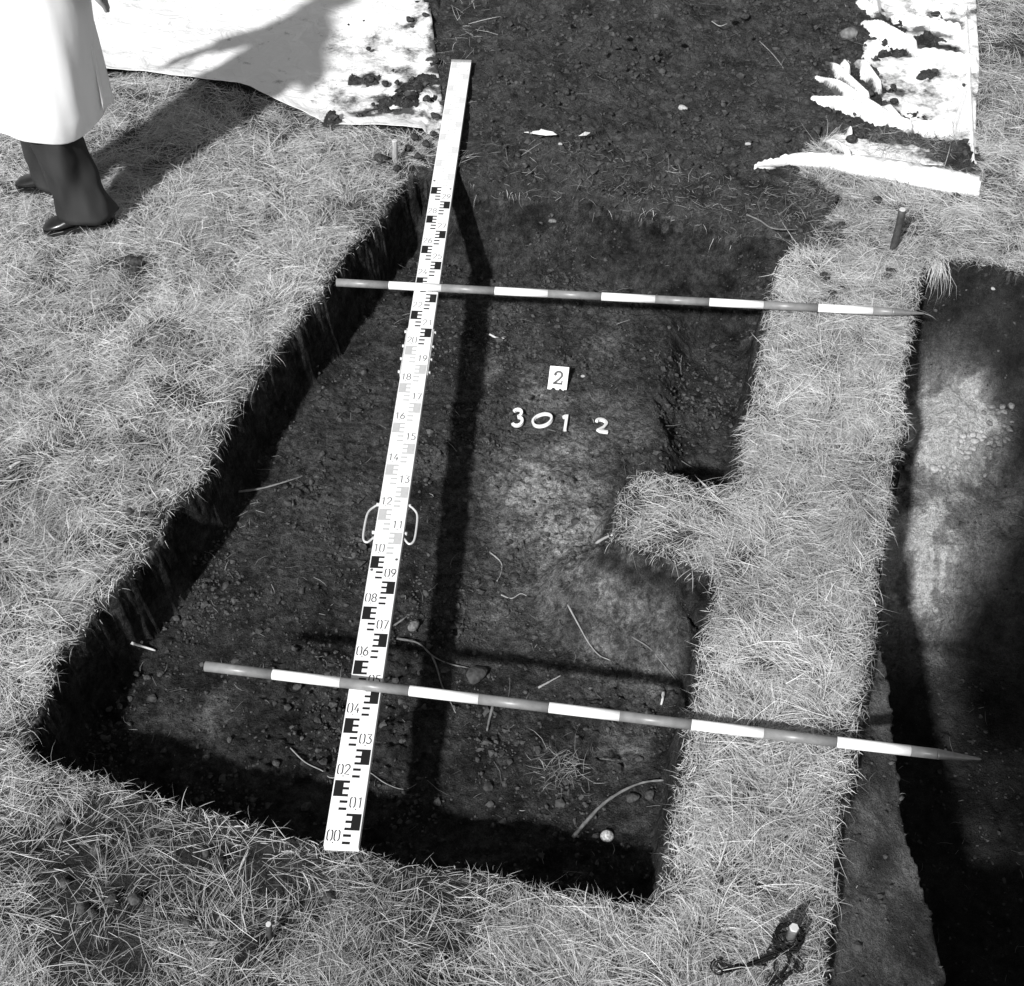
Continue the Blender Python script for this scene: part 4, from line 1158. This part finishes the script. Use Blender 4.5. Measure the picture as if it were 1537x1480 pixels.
ok = (td > .03) & (rng.random(NC) < .12 + 1.5 * np.clip(fbm(a, b, 4, 4, 4), 0, 1))
a, b, tz = a[ok], b[ok], tz[ok]
o = crumbs('soil_crumbs', a, b, tz, np.clip(rng.lognormal(math.log(.0034), .55, len(a)), .0018, .014), M_crumb)
tag(o, 'small crumbs of earth strewn over the trench floor', 'soil', kind='stuff')
a = rng.uniform(-.95, 2.0, 20000); b = rng.uniform(4.4, 6.9, 20000)
hh = spoil(a, b)
ok = (hh > -.006) & (rng.random(20000) < .6 + .6 * fbm(a, b, 5, 3, 4)) & (np.abs(a - (-.449 + (b - 1.761) * .0533)) > .06) & (sdist(TP, a, b)[0] < .0)
a, b = a[ok], b[ok]
o = crumbs('spoil_crumbs', a, b, spoil_z(a, b), np.clip(rng.lognormal(math.log(.0042), .6, len(a)), .0018, .018), M_clodbit)
tag(o, 'small crumbs of dark earth on the spread heap', 'soil', kind='stuff')
a = rng.uniform(.9, 2.6, 3500); b = rng.uniform(1.3, 4.4, 3500)
tz, pl, td, pd, inl = terrain(a, b)
ok = (pd > .03) & (pl < .3); a, b, tz = a[ok], b[ok], tz[ok]
o = crumbs('pit_crumbs', a, b, tz, np.clip(rng.lognormal(math.log(.004), .5, len(a)), .002, .012), M_crumb)
tag(o, 'small crumbs of earth in the side pit', 'soil', kind='stuff')

# ------------------------------------------------------------------ people
def bake(o):
    dg = bpy.context.evaluated_depsgraph_get(); dg.update()
    me = bpy.data.meshes.new_from_object(o.evaluated_get(dg))
    o.modifiers.clear(); old = o.data; o.data = me; bpy.data.meshes.remove(old)
    for p in me.polygons: p.use_smooth = True

def skin_figure(name, nodes, edges, mat, parent, root):
    """continuous body grown over a skeleton: nodes {key: (pos, radius)}"""
    keys = list(nodes); ix = {k: i for i, k in enumerate(keys)}
    me = bpy.data.meshes.new(name)
    me.from_pydata([nodes[k][0] for k in keys], [(ix[a], ix[b]) for a, b in edges], [])
    o = obj(name, me, None, parent)
    o.modifiers.new('skin', 'SKIN').use_smooth_shade = True
    sv = me.skin_vertices[0].data
    for k in keys:
        r = nodes[k][1]; sv[ix[k]].radius = r if isinstance(r, tuple) else (r, r)
    sv[ix[root]].use_root = True
    s = o.modifiers.new('sub', 'SUBSURF'); s.levels = 2; s.render_levels = 2
    bake(o); o.data.materials.clear(); o.data.materials.append(mat)
    return o

def hand_nodes(N, E, side, wrist, fdir, across, curl):
    w = Vector(wrist); f = Vector(fdir).normalized(); a = Vector(across).normalized(); c = Vector(curl).normalized()
    N[side + 'palm'] = (tuple(w + f * .045), (.030, .016)); E.append((side + 'wrist', side + 'palm'))
    for k, (o_, L) in enumerate(((-.030, .070), (-.010, .080), (.010, .076), (.029, .060))):
        kn = w + f * .088 + a * o_
        p1 = kn + f * L * .5 + c * L * .12; p2 = kn + f * L * .85 + c * L * .4
        N[side + 'k%d' % k] = (tuple(kn), .0095); N[side + 'm%d' % k] = (tuple(p1), .0085); N[side + 't%d' % k] = (tuple(p2), .007)
        E += [(side + 'palm', side + 'k%d' % k), (side + 'k%d' % k, side + 'm%d' % k), (side + 'm%d' % k, side + 't%d' % k)]
    t0 = w + f * .03 - a * .032 + c * .012; t1 = t0 + f * .035 - a * .022 + c * .012; t2 = t1 + f * .028 - a * .004 + c * .008
    for q_, p_, r_ in (('th0', t0, .013), ('th1', t1, .0105), ('th2', t2, .008)): N[side + q_] = (tuple(p_), r_)
    E += [(side + 'palm', side + 'th0'), (side + 'th0', side + 'th1'), (side + 'th1', side + 'th2')]

def shoe(parent, heel, toe, z0=.0):
    h = Vector((heel[0], heel[1], z0)); t = Vector((toe[0], toe[1], z0)); L = (t - h).length
    rz = math.atan2(t.y - h.y, t.x - h.x)
    sections = ((0.0, .018, .045), (.02, .032, .075), (.08, .036, .085), (.13, .036, .088), (.17, .040, .070), (.21, .045, .055), (.245, .040, .045), (.268, .026, .034), (.28, .010, .022))
    V = []; Fq = []; n = 14
    for i, (s, w, hh) in enumerate(sections):
        s *= L / .28
        for k in range(n):
            th = 2 * math.pi * k / n
            c_, s_ = math.cos(th), math.sin(th)
            V.append((s, w * math.copysign(abs(c_) ** .8, c_), .014 + (hh - .014) * (.5 + .5 * s_) ** .85))
    for i in range(len(sections) - 1):
        for k in range(n): Fq.append((i * n + k, i * n + (k + 1) % n, (i + 1) * n + (k + 1) % n, (i + 1) * n + k))
    Fq += [tuple(range(n - 1, -1, -1)), tuple(range((len(sections) - 1) * n, len(sections) * n))]
    me = bpy.data.meshes.new('shoe'); me.from_pydata(V, [], Fq)
    for p in me.polygons: p.use_smooth = True
    o = obj('shoe', me, M_shoe, parent); o.location = h; o.rotation_euler = (0, 0, rz)
    so = []
    for s, w, *_ in sections: so.append((s * L / .28, w + .003))
    poly = [(a, b) for a, b in so] + [(a, -b) for a, b in so[::-1]]
    bm = bmesh.new(); vs = [bm.verts.new((a, b, 0)) for a, b in poly]; f_ = bm.faces.new(vs)
    ex = bmesh.ops.extrude_face_region(bm, geom=[f_]); bmesh.ops.translate(bm, verts=[v for v in ex['geom'] if isinstance(v, bmesh.types.BMVert)], vec=(0, 0, .016))
    obj('sole', bm_mesh(bm, 'sole'), M_shoe, o)
    obj('heel', box_mesh('heel', .002, .065 * L / .28, -.03, .03, -.012, -.0005, .002), M_shoe, o)
    return o

pe = empty('person', (-1.74, 4.64, 0))
tag(pe, 'person in long white coat, dark trousers and black shoes walking over the grass', 'person')
O = Vector((1.74, -4.64, 0))
def L_(*p): return tuple(Vector(p) + O)
N = {}; E = []
N['pelvis'] = (L_(-1.73, 4.64, .90), (.15, .10)); N['waist'] = (L_(-1.72, 4.64, 1.08), (.13, .09)); N['chest'] = (L_(-1.74, 4.64, 1.30), (.16, .11)); N['neck0'] = (L_(-1.76, 4.64, 1.46), .06)
N['neck'] = (L_(-1.78, 4.64, 1.53), .055); N['jaw'] = (L_(-1.81, 4.64, 1.58), (.07, .075)); N['head'] = (L_(-1.80, 4.64, 1.67), (.08, .095)); N['crown'] = (L_(-1.79, 4.64, 1.745), (.06, .07)); N['nose'] = (L_(-1.905, 4.64, 1.645), .012)
E += [('pelvis', 'waist'), ('waist', 'chest'), ('chest', 'neck0'), ('neck0', 'neck'), ('neck', 'jaw'), ('jaw', 'head'), ('head', 'crown'), ('head', 'nose')]
N['lsh'] = (L_(-1.74, 4.46, 1.40), .055); N['lel'] = (L_(-1.57, 4.42, 1.20), .042); N['lwrist'] = (L_(-1.51, 4.53, 1.04), .026)
N['rsh'] = (L_(-1.74, 4.82, 1.40), .055); N['rel'] = (L_(-1.80, 4.88, 1.13), .042); N['rwrist'] = (L_(-1.98, 4.86, .98), .026)
E += [('chest', 'lsh'), ('lsh', 'lel'), ('lel', 'lwrist'), ('chest', 'rsh'), ('rsh', 'rel'), ('rel', 'rwrist')]
hand_nodes(N, E, 'l', L_(-1.51, 4.53, 1.04), (.55, .35, -.75), (.2, -.9, -.2), (-.5, .1, -.6))
hand_nodes(N, E, 'r', L_(-1.98, 4.86, .98), (-.7, -.1, -.7), (0, 1, 0), (.5, 0, -.5))
for s_, hp, kn, an, ft in (('a', (-1.73, 4.56, .86), (-1.765, 4.53, .48), (-1.685, 4.535, .09), (-1.78, 4.505, .04)), ('b', (-1.75, 4.72, .86), (-1.86, 4.72, .48), (-1.86, 4.757, .09), (-1.95, 4.785, .04))):
    N[s_ + 'hip'] = (L_(*hp), .085); N[s_ + 'knee'] = (L_(*kn), .055); N[s_ + 'ank'] = (L_(*an), .035); N[s_ + 'ft'] = (L_(*ft), .022)
    E += [('pelvis', s_ + 'hip'), (s_ + 'hip', s_ + 'knee'), (s_ + 'knee', s_ + 'ank'), (s_ + 'ank', s_ + 'ft')]
body = skin_figure('body', N, E, M_skin, pe, 'pelvis')
hc = L_(-1.775, 4.64, 1.69)
obj('hair', loft_mesh('hair', [(hc[0] + .02, hc[1], hc[2] - .06, .075, .088), (hc[0] + .015, hc[1], hc[2], .095, .10), (hc[0] + .005, hc[1], hc[2] + .06, .092, .092), (hc[0], hc[1], hc[2] + .10, .06, .06), (hc[0], hc[1], hc[2] + .115, .02, .02)], 18, True, .02), M_hair, pe)
# trousers: two flared legs with a pressed crease
def trouser(rings):
    zs_ = [r[2] for r in rings]; out = []
    for z in np.linspace(zs_[0], zs_[-1], 40):
        v = [np.interp(z, zs_, [(r + (0,) * 6)[k] for r in rings]) for k in range(6)]
        out.append(L_(v[0], v[1], z) + tuple(v[3:5]) + (v[5],))
    me = loft_mesh('trouser_leg', out, 56, True, .0)
    for i_, v in enumerate(me.vertices):
        r_, k_ = divmod(i_, 56); th = 2 * math.pi * k_ / 56; z = v.co.z
        c_ = Vector(out[r_][:3]) if r_ < 40 else None
        f_ = .075 * math.exp(-((math.sin((th - math.pi) / 2)) / .12) ** 2) + .05 * math.exp(-((math.sin(th / 2)) / .12) ** 2)
        f_ += .07 * math.sin(2 * th + 9 * z) * math.sin(26 * z + 2 * th) + .055 * math.sin(3 * th - 17 * z) + .03 * math.exp(-((z - .07) / .05) ** 2) * math.sin(5 * th + 1)
        v.co = c_ + (v.co - c_) * (1 + f_)
    me.update()
    return obj('trouser_leg', me, M_trouser, pe)
trouser([(-1.690, 4.533, .068, .110, .084, .28), (-1.693, 4.532, .10, .106, .082, .28), (-1.712, 4.530, .20, .098, .080, .2), (-1.728, 4.530, .30, .094, .080, .15), (-1.742, 4.532, .40, .093, .082, .1), (-1.75, 4.535, .50, .092, .085), (-1.74, 4.555, .68, .098, .092), (-1.73, 4.575, .88, .11, .10)])
trouser([(-1.862, 4.757, .058, .098, .078, -.1), (-1.866, 4.757, .10, .096, .078, -.1), (-1.872, 4.745, .22, .090, .078), (-1.872, 4.735, .34, .086, .078), (-1.86, 4.72, .48, .086, .08), (-1.79, 4.71, .68, .095, .088), (-1.75, 4.70, .88, .11, .10)])
h_, t_ = (-1.600, 4.555), (-1.872, 4.478)
shoe(pe, L_(*h_, 0), L_(*t_, 0), .016)
shoe(pe, L_(-1.790, 4.748, 0), L_(-2.060, 4.802, 0), .016)
# long coat, open vent at the back
def coat_mesh():
    rings = [(-1.775, 4.635, .445, .198, .200), (-1.773, 4.635, .450, .202, .203), (-1.768, 4.635, .53, .204, .205), (-1.755, 4.635, .65, .205, .205), (-1.738, 4.637, .80, .205, .20), (-1.725, 4.64, .94, .205, .195), (-1.72, 4.64, 1.08, .18, .175),
             (-1.735, 4.64, 1.25, .170, .185), (-1.745, 4.64, 1.38, .150, .20), (-1.755, 4.64, 1.44, .11, .15), (-1.765, 4.64, 1.48, .075, .085)]
    V = []; Fq = []; n = 48
    for i, (cx, cy, cz, rx, ry) in enumerate(rings):
        dn = max(0, 1 - (cz - .4) / .6)
        for k in range(n):
            th = 2 * math.pi * k / n
            fold = 1 + dn * (.025 * math.sin(4 * th + .6) + .018 * math.sin(7 * th + 2)) + .008 * math.sin(9 * th + i)
            V.append(L_(cx + rx * fold * math.cos(th), cy + ry * fold * math.sin(th), cz + dn * .012 * math.sin(3 * th + 1)))
    for i in range(len(rings) - 1):
        for k in range(n): Fq.append((i * n + k, i * n + (k + 1) % n, (i + 1) * n + (k + 1) % n, (i + 1) * n + k))
    me = bpy.data.meshes.new('coat'); me.from_pydata(V, [], Fq)
    for p in me.polygons: p.use_smooth = True
    return me
coat = obj('coat', coat_mesh(), M_coat, pe)
m_ = coat.modifiers.new('cloth', 'SOLIDIFY'); m_.thickness = .004
# overlapping panel of the vent, standing off behind
V = []; Fq = []
for i in range(9):
    t = i / 8; z = .48 + (.86 - .48) * t
    off = .036 * (1 - t) ** .8 + .004
    cxr = -1.775 + .04 * ((z - .4) / .5)
    for j in range(5):
        s = j / 4
        V.append(L_(cxr + .200 + off * (.35 + .65 * s) , 4.60 + .07 * s, z + .012 * math.sin(s * 3)))
for i in range(8):
    for j in range(4): Fq.append((i * 5 + j, i * 5 + j + 1, (i + 1) * 5 + j + 1, (i + 1) * 5 + j))
me = bpy.data.meshes.new('coat_vent'); me.from_pydata(V, [], Fq)
for p in me.polygons: p.use_smooth = True
vn = obj('coat_vent', me, M_coat, coat); vn.modifiers.new('cloth', 'SOLIDIFY').thickness = .004
for s_, a_, b_, c_ in (('l', (-1.74, 4.47, 1.40), (-1.57, 4.425, 1.205), (-1.522, 4.515, 1.075)), ('r', (-1.74, 4.81, 1.40), (-1.80, 4.875, 1.14), (-1.955, 4.862, 1.01))):
    obj('sleeve', tube_mesh('sleeve', [np.array(p) for p in smooth_path([L_(*a_), L_(*b_), L_(*c_)], 5)], [.085, .08, .075, .07, .066, .063, .06, .058, .057, .056, .056], 16), M_coat, coat)

# the photographer on a step ladder behind the camera: his shadow lies in the side pit
ph = empty('photographer', (.17, -.36, 2.0))
ph.name = 'person'
tag(ph, 'person in dark clothes standing on a wooden step ladder beside the trench', 'person')
N = {}; E = []
def Q_(x, y, z): return (x, y, z)
N['pelvis'] = (Q_(0, 0, .92), (.17, .12)); N['waist'] = (Q_(0, .02, 1.1), (.16, .11)); N['chest'] = (Q_(0, .06, 1.3), (.19, .13)); N['neck'] = (Q_(0, .10, 1.5), .06); N['head'] = (Q_(0, .13, 1.62), (.085, .10)); N['crown'] = (Q_(0, .13, 1.70), (.07, .08)); N['nose'] = (Q_(0, .235, 1.60), .012)
E += [('pelvis', 'waist'), ('waist', 'chest'), ('chest', 'neck'), ('neck', 'head'), ('head', 'crown'), ('head', 'nose')]
for s_, sg in (('l', -1), ('r', 1)):
    N[s_ + 'sh'] = (Q_(sg * .19, .06, 1.42), .07); wx = .27 if sg > 0 else .42; N[s_ + 'el'] = (Q_(sg * (.36 if sg > 0 else .50), .0, 1.18), .06); N[s_ + 'wrist'] = (Q_(sg * wx, .08, 1.0), .035)
    E += [('chest', s_ + 'sh'), (s_ + 'sh', s_ + 'el'), (s_ + 'el', s_ + 'wrist')]
    hand_nodes(N, E, s_, Q_(sg * wx, .08, 1.0), (-sg * .3, .6, -.7), (sg, 0, 0), (0, -.5, -.6))
    N[s_ + 'hip'] = (Q_(sg * .10, 0, .86), .11); N[s_ + 'knee'] = (Q_(sg * .12, .03, .48), .085); N[s_ + 'ank'] = (Q_(sg * .12, 0, .09), .07)
    E += [('pelvis', s_ + 'hip'), (s_ + 'hip', s_ + 'knee'), (s_ + 'knee', s_ + 'ank')]
    shoe(ph, (sg * .12, -.08, 0), (sg * .13, .2, 0), .016)
skin_figure('body', N, E, M_trouser, ph, 'pelvis')
obj('shadow_coat', loft_mesh('shadow_coat', [(.04, 0, .30, .36, .20), (.03, 0, .32, .362, .202), (.02, 0, .6, .31, .19), (0, .01, .9, .26, .18), (0, .03, 1.15, .25, .17), (0, .06, 1.35, .24, .16), (0, .08, 1.45, .15, .12), (0, .09, 1.50, .08, .08)], 28, False, .03), M_trouser, ph)  # unseen coat added, flared wide so more of the pit falls in shadow
ld = empty('step_ladder', (.37, -.36, 0))
tag(ld, 'wooden step ladder set up behind the near trench bank', 'ladder')
def beam(nm, a, b, w, parent):
    return obj(nm, tube_mesh(nm, [a, b], w, 4), M_ladder, parent)
for sg in (-1, 1):
    beam('front_rail', (sg * .16, .14, 1.94), (sg * .17, .50, -.02), .025, ld)
    beam('rear_rail', (sg * .15, -.14, 1.94), (sg * .17, -.80, -.02), .022, ld)
for i in range(6):
    t = (i + 1) / 7; z = 1.94 * (1 - t); y_ = .14 + .36 * t; w = .16
    obj('step', box_mesh('step', -w, w, y_ - .05, y_ + .05, z - .012, z + .012), M_ladder, ld)
obj('platform', box_mesh('platform', -.36, .19, -.2, .26, 1.955, 1.985, .003), M_ladder, ld)
